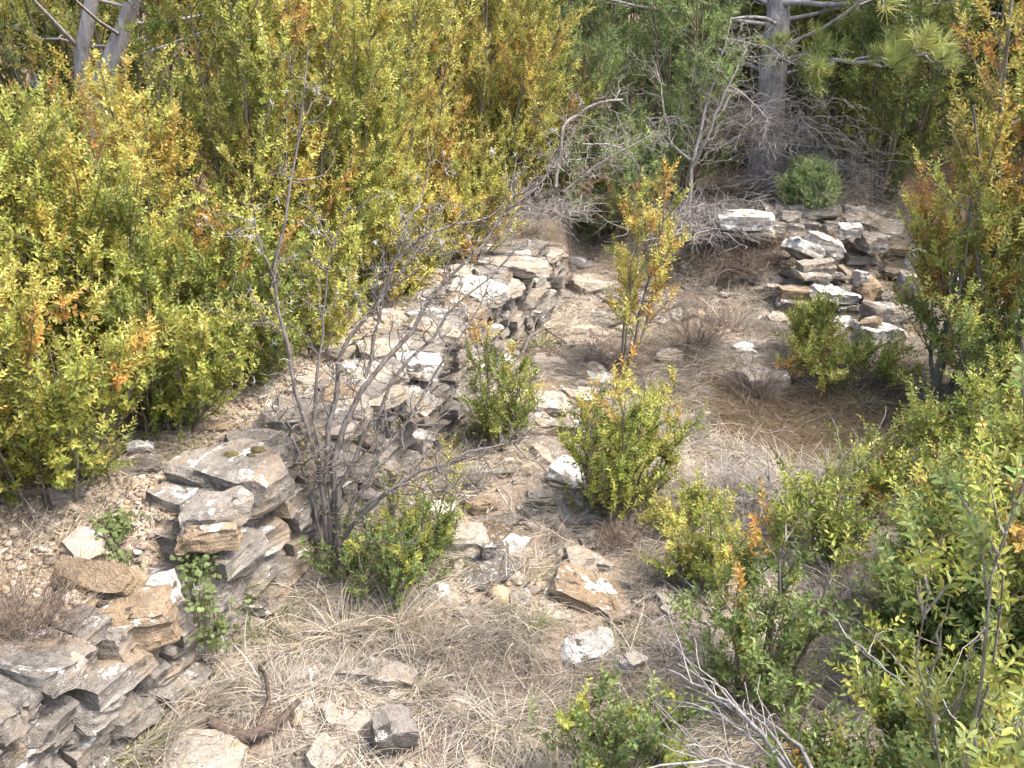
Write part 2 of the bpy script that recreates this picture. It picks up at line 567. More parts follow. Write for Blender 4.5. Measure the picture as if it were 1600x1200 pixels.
link("rubble_capping", capping.mesh("rubble_capping", M['pale_rock'], .75), wall)

# ---- loose stones: pixel box (x0,y0,x1,y1) says where each one lies and how wide it is; its real size follows from the distance
from mathutils.bvhtree import BVHTree
STONES = {}
ROCKS = []   # footprints, for keeping grass off
def stone(name, box, thick, mat, label, seed, rz=0.0, tilt=(0, 0), z=None, ratio=None, cuts=6, group=None, rough=.05, sink=.15, cell=None, cat="stone"):
    x0, y0, x1, y1 = box
    xc = (x0 + x1) / 2
    p = on_ground(xc, y1) if z is None else at_z(xc, y1, z)
    dp = depth_of(p)
    px = dp / FPX
    thick *= .84
    wid = (x1 - x0) * px
    a = math.atan2(H_CAM - p[2], p[1])
    if 80 <= seed < 110: sink = .30
    if ratio is None:
        dep = max(((y1 - y0) * px - thick * math.cos(a)) / max(math.sin(a), .2), wid * .35)
    else:
        dep = wid * ratio
    zb = p[2]
    if 80 <= seed < 110: wid, thick = wid * 1.12, thick * 1.08
    V, Fc = stone_geo(wid * 1.08, dep * 1.08, thick * 1.12, seed, cuts, cell, rough)
    me = make_mesh(name, V, Fc, M[mat], None, False, .75)
    d = np.array([p[0], p[1], 0]); d /= np.linalg.norm(d)
    c = p + d * dep / 2
    c[2] = zb + thick * (.5 - sink)
    o = link(name, me, None, c, (tilt[0], tilt[1], rz))
    tag(o, label, cat, group)
    STONES[seed] = (V, Fc, Matrix.LocRotScale(Vector(c), o.rotation_euler, None))
    ROCKS.append((c[0], c[1], wid / 2, dep / 2))
    return o

st = stone
# on top of the wall, near end
st("boulder", (-60, 1020, 118, 1195), .34, 'dark_rock', "big lichen spotted boulder at the near end of the wall, in the bottom corner", 11, .15, (0, 0), -.06, .75, 5, rough=.03, cell=.02)
st("block", (118, 918, 292, 1010), .12, 'brown_rock', "brown block with white lichen top and a dark notch in its face", 12, .25, (.0, .08), .27, .62, rough=.035, cell=.016)
st("plank_stone", (72, 868, 232, 928), .075, 'brown_rock', "long tilted plank of brown stone with a white upper edge", 13, -.12, (.75, .10), .36, .30, 4, rough=.03, cell=.015)
st("slab", (225, 893, 288, 962), .045, 'white_rock', "small white slab with black lichen leaning off the wall edge", 14, -.7, (.3, .35), .31, None, 4)
st("slab", (112, 818, 165, 872), .022, 'pale_rock', "thin pale triangular slab lying beside a green herb on gravel", 15, .7, (.15, -.05), .375, None, 5, rough=.02)
st("slab", (284, 822, 376, 860), .065, 'brown_rock', "thick brown slab, lower of two stacked at the wall edge", 16, .05, (0, .03), .36, .75, 4, cell=.014)
st("slab", (286, 780, 402, 820), .050, 'grey_rock', "flat grey wedge slab, upper of two stacked at the wall edge", 17, .25, (.1, -.03), .405, .62, 4, cell=.014)
st("capstone", (316, 683, 452, 790), .135, 'grey_rock', "large square capstone with moss cushions on its top", 18, -.42, (0, .04), .375, .85, 3, rough=.02, cell=.014)
st("slab", (282, 742, 352, 790), .04, 'brown_rock', "dark tilted slab wedged against the foot of the large capstone", 19, -.5, (.5, .1), .37, None, 4)
st("slab", (166, 710, 268, 752), .05, 'dark_rock', "low dark slab sunk in gravel under the hedge edge", 20, .2, (.05, -.1), .37, None)
st("stone", (200, 684, 242, 716), .06, 'white_rock', "small pale stone sticking up at the hedge foot", 21, .3, (.2, 0), .38, .6)
st("stone", (132, 688, 196, 726), .09, 'brown_rock', "two humped brown stone at the hedge foot above gravel", 22, .5, (.2, .2), .37, .6)
st("slab", (92, 716, 160, 758), .055, 'grey_rock', "flat greyish slab half under the near yellow bush", 23, .2, (.1, .1), .37, None)
st("stone", (74, 752, 134, 800), .10, 'dark_rock', "upright dark stone beside the near yellow bush", 24, .9, (.1, .3), .36, .5)
st("slab", (300, 655, 372, 682), .04, 'brown_rock', "buried brown slab along the hedge edge behind the capstone", 25, .1, (.05, .05), .38, None)
# top of the wall further along
st("slab", (708, 430, 790, 472), .055, 'white_rock', "broad white slab on the wall top near its far end", 26, -.35, (.05, .16), .40, None, 4, cell=.018)
st("block", (690, 466, 764, 506), .10, 'brown_rock', "brown block under the broad white slab on the wall", 27, -.5, (0, .25), .35, .7, 5)
st("slab", (640, 500, 742, 536), .06, 'pale_rock', "pale split slab below the broad white slab", 28, -.3, (.1, .15), .38, None)
st("slab", (520, 560, 610, 606), .06, 'pale_rock', "cream slab on the wall behind the thorn bush stems", 29, -.2, (.05, .12), .40, None)
st("slab", (560, 524, 650, 566), .05, 'pale_rock', "cream flat slab in the middle of the wall top", 30, .3, (0, .1), .41, None)
st("stone", (620, 540, 690, 590), .08, 'white_rock', "rounded white stone at the wall lip behind thorn twigs", 31, .2, (.1, .15), .37, .8)
st("slab", (502, 598, 572, 640), .07, 'brown_rock', "brown slab on the wall just behind thorn stems", 32, .1, (.15, .1), .39, None)
st("slab", (430, 640, 512, 680), .05, 'pale_rock', "pale cracked slab next to the large capstone", 33, -.3, (.05, .12), .40, None)
st("slab", (610, 600, 680, 650), .05, 'grey_rock', "grey slab dipping over the wall face", 34, -.4, (.0, .45), .30, None)
st("slab", (760, 395, 862, 428), .05, 'pale_rock', "flat pale slab at the far end of the wall top", 35, -.2, (0, .06), .40, None)
st("stone", (740, 412, 790, 438), .06, 'grey_rock', "grey stone between slabs at the far wall top", 36, .4, (.1, .1), .39, .8)
# stones in the grass, along the foot of the wall
st("slab", (862, 676, 912, 772), .09, 'white_rock', "tall pale slab leaning in front of the central bush", 37, 1.2, (.25, -.3), None, 1.5, 4, rough=.03, cell=.014)
st("slab", (838, 690, 874, 742), .04, 'pale_rock', "narrow cream slab beside the tall leaning slab", 38, .9, (.3, .2), None, None, 4)
st("slab", (806, 606, 906, 652), .07, 'pale_rock', "wide flat cream slab in the middle of the slope", 39, -.1, (.08, .05), None, None, 5, cell=.015)
st("slab", (826, 596, 880, 618), .04, 'brown_rock', "rusty flat slab just behind the wide cream slab", 40, .2, (.1, 0), None, None)
st("stone", (918, 578, 958, 606), .06, 'white_rock', "white stone at the foot of the slender sapling", 41, .2, (0, .1), None, .8)
st("stone", (880, 606, 944, 640), .07, 'pale_rock', "pale stone half buried beside the slender sapling", 42, .6, (.1, .1), None, .8)
st("slab", (848, 886, 984, 956), .055, 'brown_rock', "golden brown slab propped on the grass, largest in the clearing", 43, -.35, (-.05, .22), None, None, 5, rough=.03, cell=.016)
st("slab", (878, 864, 964, 894), .04, 'pale_rock', "tan slab with a straight front edge above the golden slab", 44, -.05, (.02, .03), None, None, 4)
st("slab", (880, 858, 922, 884), .03, 'grey_rock', "thin grey slab leaning on the tan slab", 45, .3, (.5, .1), None, None, 4)
st("block", (676, 824, 764, 884), .13, 'pale_rock', "square pale block with grey front near the thorn bush", 46, .25, (0, .03), None, .75, 4, rough=.03, cell=.014)
st("stone", (750, 840, 772, 888), .12, 'grey_rock', "narrow upright grey stone against the square pale block", 47, .3, (.1, .05), None, .8, 4)
st("slab", (782, 836, 824, 870), .035, 'white_rock', "smooth whitish slab between square block and golden slab", 48, -.5, (.35, .1), None, None, 4)
st("stone", (660, 782, 716, 824), .08, 'white_rock', "bright whitish stone behind the square pale block", 49, .4, (.1, .1), None, .8)
st("slab", (870, 984, 958, 1044), .05, 'white_rock', "white topped slab in the lower middle of the clearing", 50, .25, (.05, -.1), None, None, 5, rough=.03, cell=.014)
st("stone", (964, 1018, 1010, 1062), .09, 'pale_rock', "ragged ochre stone beside the white topped slab", 51, .8, (.2, .2), None, .6)
st("stone", (1034, 932, 1080, 972), .07, 'pale_rock', "cream stone at the edge of the green bush", 52, .5, (.2, -.2), None, .6)
st("stone", (563, 1036, 656, 1090), .085, 'grey_rock', "humped grey stone with white lichen in matted grass", 53, -.2, (.0, .1), None, .6, 6, rough=.06, cell=.014)
st("stone", (586, 1090, 650, 1186), .13, 'dark_rock', "dark upright stone with a white spot sunk in grass", 54, .3, (.1, .1), None, .9, 5, rough=.04, cell=.014)
st("slab", (262, 1140, 388, 1235), .07, 'pale_rock', "broad pale stone cut by the bottom edge of the photo", 55, .1, (.03, .03), None, None, 5, rough=.04, cell=.016)
st("stone", (478, 1146, 540, 1225), .11, 'pale_rock', "pinkish stone wedge at the bottom edge", 56, -.6, (.15, .1), None, .9, 4)
st("stone", (424, 1044, 516, 1074), .04, 'pale_rock', "flat pinkish stone under grass above the curved log", 57, .1, (.05, .05), None, None)
st("stone", (826, 762, 864, 790), .05, 'pale_rock', "cream stone under the tall leaning slab", 58, .1, (.1, .1), None, .8)
st("slab", (866, 786, 936, 826), .05, 'grey_rock', "greyish flat stone at the central bush base", 59, .2, (.08, .1), None, None)
st("slab", (724, 770, 776, 804), .06, 'brown_rock', "brown stone deep in dead grass above the square block", 60, .4, (.1, .1), None, .7)
st("slab", (640, 918, 700, 946), .03, 'white_rock', "flat whitish stone showing through matted grass", 61, .1, (.05, .0), None, None)
st("slab", (856, 930, 892, 958), .03, 'pale_rock', "pale shard lying beside the golden slab", 62, .9, (.2, .1), None, None, 4)
st("slab", (842, 948, 898, 976), .025, 'pale_rock', "flat cream shard below the golden slab", 63, .2, (.05, .1), None, None, 4)
# slope between wall end and rubble heap
st("stone", (1140, 536, 1182, 560), .06, 'white_rock', "white stone beside the brown leafless shrub", 64, .2, (.1, .1), None, .8)
st("stone", (1148, 566, 1236, 616), .13, 'pale_rock', "round tan boulder behind the grey leafless shrub", 65, .3, (.1, 0), None, .7, 7, rough=.06)
st("stone", (1020, 546, 1066, 572), .06, 'pale_rock', "tan stone on the slope above the central bush", 66, .1, (.1, .1), None, .8)
st("stone", (1090, 598, 1120, 622), .04, 'grey_rock', "small grey stone lying on the bare slope", 67, .1, (.1, .1), None, .8)
st("slab", (940, 452, 1052, 478), .05, 'dark_rock', "long dark slab lying under the dead branches", 68, .08, (.05, 0), None, None, 4)
st("stone", (880, 396, 926, 424), .08, 'grey_rock', "grey block at the far end of the wall under shrubs", 69, .3, (.1, .1), None, .8)
st("stone", (884, 414, 960, 466), .12, 'pale_rock', "pale rounded block just past the far wall end", 70, .3, (.1, .1), None, .7)
st("slab", (1052, 480, 1092, 500), .04, 'pale_rock', "pale flat stone on the slope below the dead branches", 71, .3, (.1, .1), None, None)
st("slab", (870, 520, 930, 545), .04, 'pale_rock', "cream flat stone beside brown twigs near the wall foot", 72, .2, (.05, .05), None, None)
# the rubble heap at the far right
st("slab", (1124, 334, 1202, 352), .085, 'white_rock', "white slab on top of the far rubble heap", 80, .02, (0, 0), .40, .5, 4, rough=.03)
st("slab", (1150, 350, 1206, 372), .075, 'pale_rock', "tan slab right under the white top slab", 81, .05, (0, 0), .30, .7, 4)
st("block", (1114, 352, 1152, 378), .10, 'dark_rock', "dark block under the white slab, half hidden by twigs", 82, -.2, (0, 0), .28, .8)
st("slab", (1230, 356, 1282, 396), .075, 'white_rock', "tilted grey slab with a white corner on the heap", 83, .5, (.05, .42), .28, .9, 4)
st("block", (1262, 352, 1308, 392), .10, 'white_rock', "white topped block leaning beside the tilted slab", 84, .35, (.1, .25), .27, .9, 4)
st("slab", (1232, 374, 1266, 404), .05, 'pale_rock', "pale slab tucked below the tilted slab", 85, .5, (.1, .6), .24, .9, 4)
st("stone", (1310, 350, 1342, 366), .07, 'white_rock', "small white stone beside the orange leaved bush", 86, .1, (.1, 0), .34, .8)
st("stone", (1342, 358, 1382, 386), .10, 'grey_rock', "grey stone half hidden by bush behind the heap", 87, .4, (.1, .1), .27, .8)
st("slab", (1250, 402, 1298, 428), .10, 'pale_rock', "rounded layered block in the middle of the heap", 88, .1, (0, -.1), .20, .8, 6, rough=.05)
st("slab", (1240, 426, 1290, 436), .03, 'pale_rock', "thin tan slab under the rounded layered block", 89, 0, (0, .05), .19, 1.2, 4)
st("stone", (1262, 434, 1290, 446), .05, 'grey_rock', "greenish block below the thin tan slab", 90, 0, (0, 0), .15, 1.2, 4)
st("block", (1216, 444, 1282, 470), .085, 'brown_rock', "long tan block, upper of two long ones", 91, -.03, (0, .03), .09, .6, 3, rough=.025, cell=.016)
st("block", (1214, 470, 1292, 492), .085, 'dark_rock', "long dark block, lower of two long ones", 92, .0, (0, .06), .03, .6, 3, rough=.025, cell=.016)
st("slab", (1264, 440, 1330, 468), .05, 'white_rock', "slab with white lichen resting on the long tan block", 93, .1, (.0, .15), .12, .8, 4)
st("stone", (1196, 436, 1218, 458), .06, 'pale_rock', "pale corner stone beside the long tan block", 94, .2, (0, 0), .10, .9)
st("block", (1292, 466, 1340, 492), .08, 'dark_rock', "dark block next to the long dark block", 95, .1, (0, 0), .03, .8, 4)
st("column_stone", (1338, 424, 1376, 480), .24, 'brown_rock', "brown squared stone leaning upright in the heap", 96, .3, (-.25, -.35), .06, .8, 3, rough=.025)
st("stone", (1334, 412, 1354, 440), .10, 'white_rock', "white lichened stone just above the leaning upright stone", 97, .2, (0, .1), .2, .8)
st("stone", (1372, 440, 1398, 484), .16, 'grey_rock', "grey stone standing behind the leaning upright stone", 98, .2, (0, -.3), .06, .8)
st("slab", (1302, 484, 1338, 516), .06, 'white_rock', "snow white cracked slab in front of the heap", 99, .3, (.3, .1), .0, .8, 4)
st("boulder", (1346, 474, 1402, 512), .15, 'grey_rock', "grey rounded boulder above the white spotted boulder", 101, .2, (0, .1), .04, .9, 6)
st("boulder", (1338, 502, 1404, 548), .16, 'white_rock', "white spotted boulder at the right foot of the heap", 102, .2, (0, .0), None, .8, 6)
st("slab", (1346, 494, 1376, 508), .03, 'brown_rock', "rusty shard between the two rounded boulders", 103, -.4, (.1, -.3), .1, .8, 4)
st("stone", (1244, 506, 1272, 536), .11, 'pale_rock', "square tan stone at the heap foot by green leaves", 104, .1, (.1, .1), None, .8, 4)
st("stone", (1196, 482, 1236, 510), .07, 'pale_rock', "pale stone slumped before the long dark block", 105, .3, (.2, .1), None, .8)
st("stone", (1290, 492, 1304, 512), .07, 'dark_rock', "dark stone in shade beside the snow white slab", 106, .1, (.1, .1), .0, .9)
st("stone", (1418, 386, 1450, 414), .12, 'white_rock', "white stone glimpsed through the orange bush", 107, .2, (.1, .1), .18, .8)
st("stone", (1456, 420, 1490, 444), .10, 'white_rock', "bright stone behind the dark forked stem", 108, .2, (.1, .1), .14, .8)
st("stone", (1400, 424, 1440, 452), .12, 'grey_rock', "grey stone at the right end of the heap in leaf shade", 109, .2, (.1, .1), .12, .8)

rl = random.Random(404)
TM = {}
def loose(name, k, x, y, z, dims, rot, mat, label, group):
    V, Fc = TEMPL[k]
    key = (k, mat)
    if key not in TM: TM[key] = make_mesh(name, V, Fc, M[mat], None, False, .75)
    o = link(name, TM[key], None, (x, y, z), rot)
    o.scale = dims
    tag(o, label, "stone", group)
    ROCKS.append((x, y, dims[0] / 2, dims[1] * .35))
for k in range(84):
    y = rl.uniform(2.5, 5.2)
    x = float(np.interp(y, [2.4, 3.0, 3.6, 4.3, 5.2], [.25, .05, .12, .38, .75])) + rl.gauss(0, .22)
    if x < wall_x(y) + .12: continue
    ln = rl.uniform(.09, .24)
    loose("slab", rl.randrange(16), x, y, gz(x, y) + .004, (ln, ln * rl.uniform(.8, 1.2), ln * rl.uniform(.3, .6)), (rl.uniform(-.2, .2), rl.uniform(-.2, .2), rl.uniform(0, 6.28)),
          rl.choice(['pale_rock', 'pale_rock', 'grey_rock', 'brown_rock']), "small flat slab among the broken stones strewn below the wall", "flat slabs strewn below the wall")
for row, (yy, zz, x0, x1) in enumerate([(5.22, .02, 1.45, 2.15), (5.30, .08, 1.42, 2.2), (5.42, .14, 1.45, 2.3), (5.60, .20, 1.40, 2.3), (5.80, .27, 1.35, 2.25), (6.0, .33, 1.2, 2.2)]):
    x = x0 + rl.uniform(0, .1)
    while x < x1:
        ln = rl.uniform(.14, .30)
        if rl.random() < .92:
            loose("bedded_stone", rl.randrange(16), x + ln / 2, yy + rl.uniform(-.05, .05), max(zz, gz(x, yy)) + rl.uniform(-.02, .02), (ln, rl.uniform(.18, .3), rl.uniform(.08, .16)), (rl.uniform(-.12, .12), rl.uniform(-.12, .12), rl.uniform(-.3, .3)),
                  rl.choice(['pale_rock', 'brown_rock', 'grey_rock', 'brown_rock']), "thin layered stone bedded in the rubble bank at the far end", "stones bedded in the rubble bank")
        x += ln * rl.uniform(.9, 1.5)

# small rubble and gravel nobody could count
rg = np.random.default_rng(5)
def pebble_mesh(name, P, size, mat, seed):
    t = (1 + 5 ** .5) / 2
    iv = np.array([(-1, t, 0), (1, t, 0), (-1, -t, 0), (1, -t, 0), (0, -1, t), (0, 1, t), (0, -1, -t), (0, 1, -t), (t, 0, -1), (t, 0, 1), (-t, 0, -1), (-t, 0, 1)]) / 1.9
    fi = np.array([(0, 11, 5), (0, 5, 1), (0, 1, 7), (0, 7, 10), (0, 10, 11), (1, 5, 9), (5, 11, 4), (11, 10, 2), (10, 7, 6), (7, 1, 8), (3, 9, 4), (3, 4, 2), (3, 2, 6), (3, 6, 8), (3, 8, 9), (4, 9, 5), (2, 4, 11), (6, 2, 10), (8, 6, 7), (9, 8, 1)])
    r = np.random.default_rng(seed)
    n = len(P)
    V = iv[None] * r.uniform(.6, 1.3, (n, 12, 1)) * (size[:, None] * np.stack([r.uniform(.7, 1.5, n), r.uniform(.7, 1.2, n), r.uniform(.3, .6, n)], -1))[:, None, :]
    a = r.uniform(0, 6.28, n)
    ca, sa = np.cos(a)[:, None], np.sin(a)[:, None]
    V = np.stack([V[..., 0] * ca - V[..., 1] * sa, V[..., 0] * sa + V[..., 1] * ca, V[..., 2] + V[..., 0] * r.uniform(-.4, .4, (n, 1))], -1)
    V = V + P[:, None, :]
    Fc = (fi[None] + (np.arange(n) * 12)[:, None, None]).reshape(-1, 3)
    base = np.array([(.44, .36, .27), (.33, .27, .21), (.55, .48, .39), (.22, .18, .15), (.40, .30, .19)])[r.integers(0, 5, n)]
    col = np.repeat(base * r.uniform(.8, 1.2, (n, 1)), 12, 0)
    return make_mesh(name, V.reshape(-1, 3), Fc, mat, col)

n = 24000
y = rg.uniform(1.4, 5.3, n); s = -rg.uniform(.03, .95, n)
x = wall_x(y) + s
dens = fbm(np.stack([x * 3, y * 3, x * 0], -1), 44, 2)
k = dens + rg.uniform(-.25, .25, n) > .42
x, y = x[k], y[k]
P = np.stack([x, y, gz_arr(x, y) + .002], -1)
tag(link("wall_gravel", pebble_mesh("wall_gravel", P, rg.uniform(.004, .010, len(P)) * rg.choice([1, 1, 1, 1.8], len(P)), M['dead_needle'], 3)), "tan gravel and crumbled stone covering the wall top", "gravel", kind="stuff")
n = 2600
x = rg.uniform(-.9, 2.4, n); y = rg.uniform(1.5, 6.2, n)
k = (x > wall_x(y) + .05) & (rg.uniform(0, 1, n) < .25 + .9 * np.exp(-(x - wall_x(y) - .3) ** 2 / .25))
x, y = x[k], y[k]
P = np.stack([x, y, gz_arr(x, y) + .006], -1)
tag(link("slope_gravel", pebble_mesh("slope_gravel", P, rg.uniform(.006, .017, len(P)) * rg.choice([1, 1, 1.6, 2.2], len(P)), M['dead_needle'], 4)), "small broken stones strewn through the dry grass below the wall", "gravel", kind="stuff")

sh = Acc()
rs = random.Random(99)
for k in range(620):
    if k < 420:
        y = rs.uniform(1.7, 5.6); x = wall_x(y) + abs(rs.gauss(.12, .38)) + .05
        if fbm(np.array([[x * 2.5, y * 2.5, 3.0]]), 71, 2)[0] < rs.uniform(.35, .6): continue
    else:
        x = rs.gauss(1.72, .34); y = rs.gauss(5.62, .30)
    ln = rs.uniform(.03, .10) * rs.choice([1, 1, 1.5]) * (1.7 if k >= 420 else 1)
    V, Fc = TEMPL[rs.randrange(16)]
    R = rotm(rs.uniform(-.4, .4), rs.uniform(-.4, .4), rs.uniform(0, 6.28))
    sh.add((V * np.array([ln, ln * rs.uniform(.7, 1.2), ln * rs.uniform(.4, 1.0)])) @ R.T + np.array([x, y, gz(x, y) + ln * .08]), Fc)
tag(link("stone_rubble", sh.mesh("stone_rubble", M['pale_rock'], .75)), "broken stone shards littering the wall foot and the rubble heap", "rubble", kind="stuff")

# ------------------------------------------------------------------ plant building blocks
def tubes(P, R, ns=4):
    """P (N,K,3) centre lines, R (N,K) radii -> verts, quads"""
    P = np.asarray(P, float); R = np.asarray(R, float)
    N, K, _ = P.shape
    T = np.gradient(P, axis=1)
    T /= np.linalg.norm(T, axis=2, keepdims=True) + 1e-9
    ref = np.where(np.abs(T[..., 2:3].mean(axis=1, keepdims=True)) > .8, np.array([1., 0, 0]), np.array([0, 0, 1.]))
    A = np.cross(T, np.broadcast_to(ref, T.shape)); A /= np.linalg.norm(A, axis=2, keepdims=True) + 1e-9
    B = np.cross(T, A)
    th = np.arange(ns) * 2 * math.pi / ns
    V = P[:, :, None, :] + R[:, :, None, None] * (np.cos(th)[None, None, :, None] * A[:, :, None, :] + np.sin(th)[None, None, :, None] * B[:, :, None, :])
    i = np.arange(N * K * ns).reshape(N, K, ns)
    a = i[:, :-1]; b = i[:, 1:]
    F = np.stack([a, np.roll(a, -1, 2), np.roll(b, -1, 2), b], -1).reshape(-1, 4)
    return V.reshape(-1, 3), F

def merge(parts):
    vs, fs, n = [], [], 0
    for V, F in parts:
        if len(V) == 0: continue
        vs.append(V); fs.append(F + n); n += len(V)
    return np.concatenate(vs), np.concatenate(fs)

def leaf_shape(L, W):
    return np.array([(0, 0, 0), (-.46 * W, .34 * L, .10 * W), (-.36 * W, .72 * L, .08 * W), (0, L, -.10 * L), (.36 * W, .72 * L, .08 * W), (.46 * W, .34 * L, .10 * W)])
LEAF_F = np.array([(0, 3, 2, 1), (0, 5, 4, 3)])

def sprig_template(seed, pairs=7, L=1.0, W=.46, gap=.52, spread=52, needles=False):
    """unit sprig along +Z: opposite leaves, each pair turned by a quarter; returns verts, faces, height share per vertex, leaf id"""
    r = random.Random(seed)
    vs, fs, hs, ids = [], [], [], []
    n = 0; lid = 0
    bend = r.uniform(-.12, .12)
    total = pairs * gap
    def put(shape, z, az, el):
        nonlocal n, lid
        R = Matrix.Rotation(az, 3, 'Z') @ Matrix.Rotation(el, 3, 'X') @ Matrix.Rotation(r.uniform(-.5, .5), 3, 'Y')
        V = shape @ np.array(R).T + np.array([bend * z * z / total, 0, z])
        vs.append(V); fs.append(LEAF_F + n); hs.append(np.full(len(V), z / total)); ids.append(np.full(len(V), lid))
        n += len(V); lid += 1
    for k in range(pairs):
        az0 = k * math.pi / 2 + r.uniform(-.35, .35)
        for side in (0, math.pi):
            if r.random() < .06: continue
            el = math.radians(90 - spread + r.uniform(-16, 16))
            sc = (1 - .35 * (k / pairs) ** 3) * r.uniform(.8, 1.12)
            put(leaf_shape(L * sc, W * sc), k * gap, az0 + side, el)
    for k in range(3):
        put(leaf_shape(L * .6, W * .5), total, r.uniform(0, 6.28), math.radians(90 - 22 + r.uniform(-10, 10)))
    # a thin stem ribbon
    V = np.array([(-.03, 0, -.6), (.03, 0, -.6), (.02 + bend * total, 0, total), (-.02 + bend * total, 0, total)])
    vs.append(V); fs.append(np.array([(0, 1, 2, 3)]) + n); hs.append(np.full(4, -1.0)); ids.append(np.full(4, lid))
    return np.concatenate(vs), np.concatenate(fs), np.concatenate(hs), np.concatenate(ids)

def needle_template(seed, count, L, W, length, spread=(20, 70)):
    """a shoot set with thin needles (flat slivers)"""
    r = random.Random(seed)
    vs, fs, hs, ids = [], [], [], []
    for k in range(count):
        z = length * k / count
        az, el = r.uniform(0, 6.28), math.radians(90 - r.uniform(*spread))
        l = L * r.uniform(.75, 1.15)
        sh = np.array([(-W / 2, 0, 0), (W / 2, 0, 0), (W / 4, l, .02 * l), (-W / 4, l, .02 * l)])
        R = np.array(Matrix.Rotation(az, 3, 'Z') @ Matrix.Rotation(el, 3, 'X') @ Matrix.Rotation(r.uniform(-1.5, 1.5), 3, 'Y'))
        vs.append(sh @ R.T + np.array([0, 0, z])); fs.append(np.array([(0, 1, 2, 3)]) + 4 * k)
        hs.append(np.full(4, z / length)); ids.append(np.full(4, k))
    return np.concatenate(vs), np.concatenate(fs), np.concatenate(hs), np.concatenate(ids)

SPRIGS = [sprig_template(300 + k, [5, 6, 7, 8][k % 4]) for k in range(10)]
SPRIGS_BIG = [sprig_template(340 + k, [6, 7, 8][k % 3], 1.0, .40, .42, 55) for k in range(6)]
JUNIPER = [needle_template(400 + k, 34, 1.0, .13, 4.2, (30, 70)) for k in range(6)]
PINE = [needle_template(420 + k, 46, 1.0, .032, .35, (6, 66)) for k in range(6)]

def unit(v):
    return v / (np.linalg.norm(v, axis=-1, keepdims=True) + 1e-9)

def place_sprigs(P, D, S, Cc, rng, templ, leaf_jit=.22, tip=None):
    """P positions, D directions, S leaf length (scale), Cc colours (N,3) -> verts, faces, colours"""
    N = len(P)
    which = rng.integers(0, len(templ), N)
    vs, fs, cs, n = [], [], [], 0
    D = unit(D)
    rnd = unit(rng.normal(size=(N, 3)))
    A = unit(np.cross(D, rnd)); B = np.cross(D, A)
    for k, (V, F, hs, ids) in enumerate(templ):
        s = np.where(which == k)[0]
        if len(s) == 0: continue
        W = S[s][:, None, None] * (V[None, :, 0:1] * A[s][:, None] + V[None, :, 1:2] * B[s][:, None] + V[None, :, 2:3] * D[s][:, None]) + P[s][:, None]
        nl = int(ids.max()) + 1
        jit = np.exp(rng.normal(0, leaf_jit, (len(s), nl, 1))) * np.exp(rng.normal(0, leaf_jit * .35, (len(s), nl, 3)))
        col = Cc[s][:, None, :] * jit[:, ids, :]
        if tip is not None:
            h = np.clip(hs, 0, 1)[None, :, None] ** 1.5 * tip[1]
            col = col * (1 - h) + np.array(tip[0]) * h * 1.0
        col = np.where(hs[None, :, None] < 0, np.array((.16, .13, .06)), col)
        fs.append((F[None] + (n + np.arange(len(s)) * len(V))[:, None, None]).reshape(-1, F.shape[1]))
        vs.append(W.reshape(-1, 3)); cs.append(col.reshape(-1, 3)); n += len(s) * len(V)
    return np.concatenate(vs), np.concatenate(fs), np.clip(np.concatenate(cs) * 1.28, 0, .82)

GREEN, DGREEN, LIME, YELLOW, ORANGE, OLIVE, GOLD = (.195, .235, .05), (.125, .175, .05), (.37, .385, .085), (.60, .525, .135), (.60, .32, .09), (.30, .25, .065), (.66, .46, .105)
PAL = {
    'mid_green': [(GREEN, .55), (DGREEN, .28), (LIME, .17)],
    'close_green': [((.22, .275, .085), .6), (LIME, .4)],
    'hedge_yellow': [(GREEN, .12), (LIME, .30), (YELLOW, .38), (GOLD, .12), (ORANGE, .08)],
    'hedge_mixed': [(GREEN, .20), (LIME, .29), (YELLOW, .29), (GOLD, .11), (ORANGE, .11)],
    'hedge_orange': [(GREEN, .10), (LIME, .21), (YELLOW, .26), (GOLD, .25), (ORANGE, .18)],
    'hedge_green': [(GREEN, .50), (LIME, .30), (DGREEN, .08), (YELLOW, .08), (ORANGE, .04)],
    'olive_orange': [(OLIVE, .24), (LIME, .26), (YELLOW, .20), (GOLD, .20), (ORANGE, .10)],
    'bush_green': [(GREEN, .48), (LIME, .36), (YELLOW, .10), (ORANGE, .06)],
    'near_green': [((.17, .225, .072), .62), (LIME, .24), (DGREEN, .06), (ORANGE, .03)],
    'dark': [(DGREEN, .62), (GREEN, .30), (OLIVE, .08)],
    'dark_olive': [(DGREEN, .40), (GREEN, .34), (OLIVE, .20), (LIME, .06)],
    'sapling_orange': [(ORANGE, .34), (GOLD, .30), (YELLOW, .16), (LIME, .20)],
    'right_orange': [(ORANGE, .26), (GOLD, .24), (LIME, .22), (OLIVE, .10), (GREEN, .18)],
    'juniper': [((.22, .285, .10), .5), ((.165, .23, .09), .33), ((.29, .31, .105), .10), ((.36, .18, .10), .07)],
    'juniper_bright': [((.38, .48, .18), .5), ((.29, .38, .15), .4), ((.45, .5, .18), .1)],
    'pine': [((.38, .43, .13), .5), ((.28, .34, .11), .3), ((.48, .48, .16), .2)],
    'far_pine': [((.15, .205, .09), .6), ((.20, .255, .105), .4)],
}

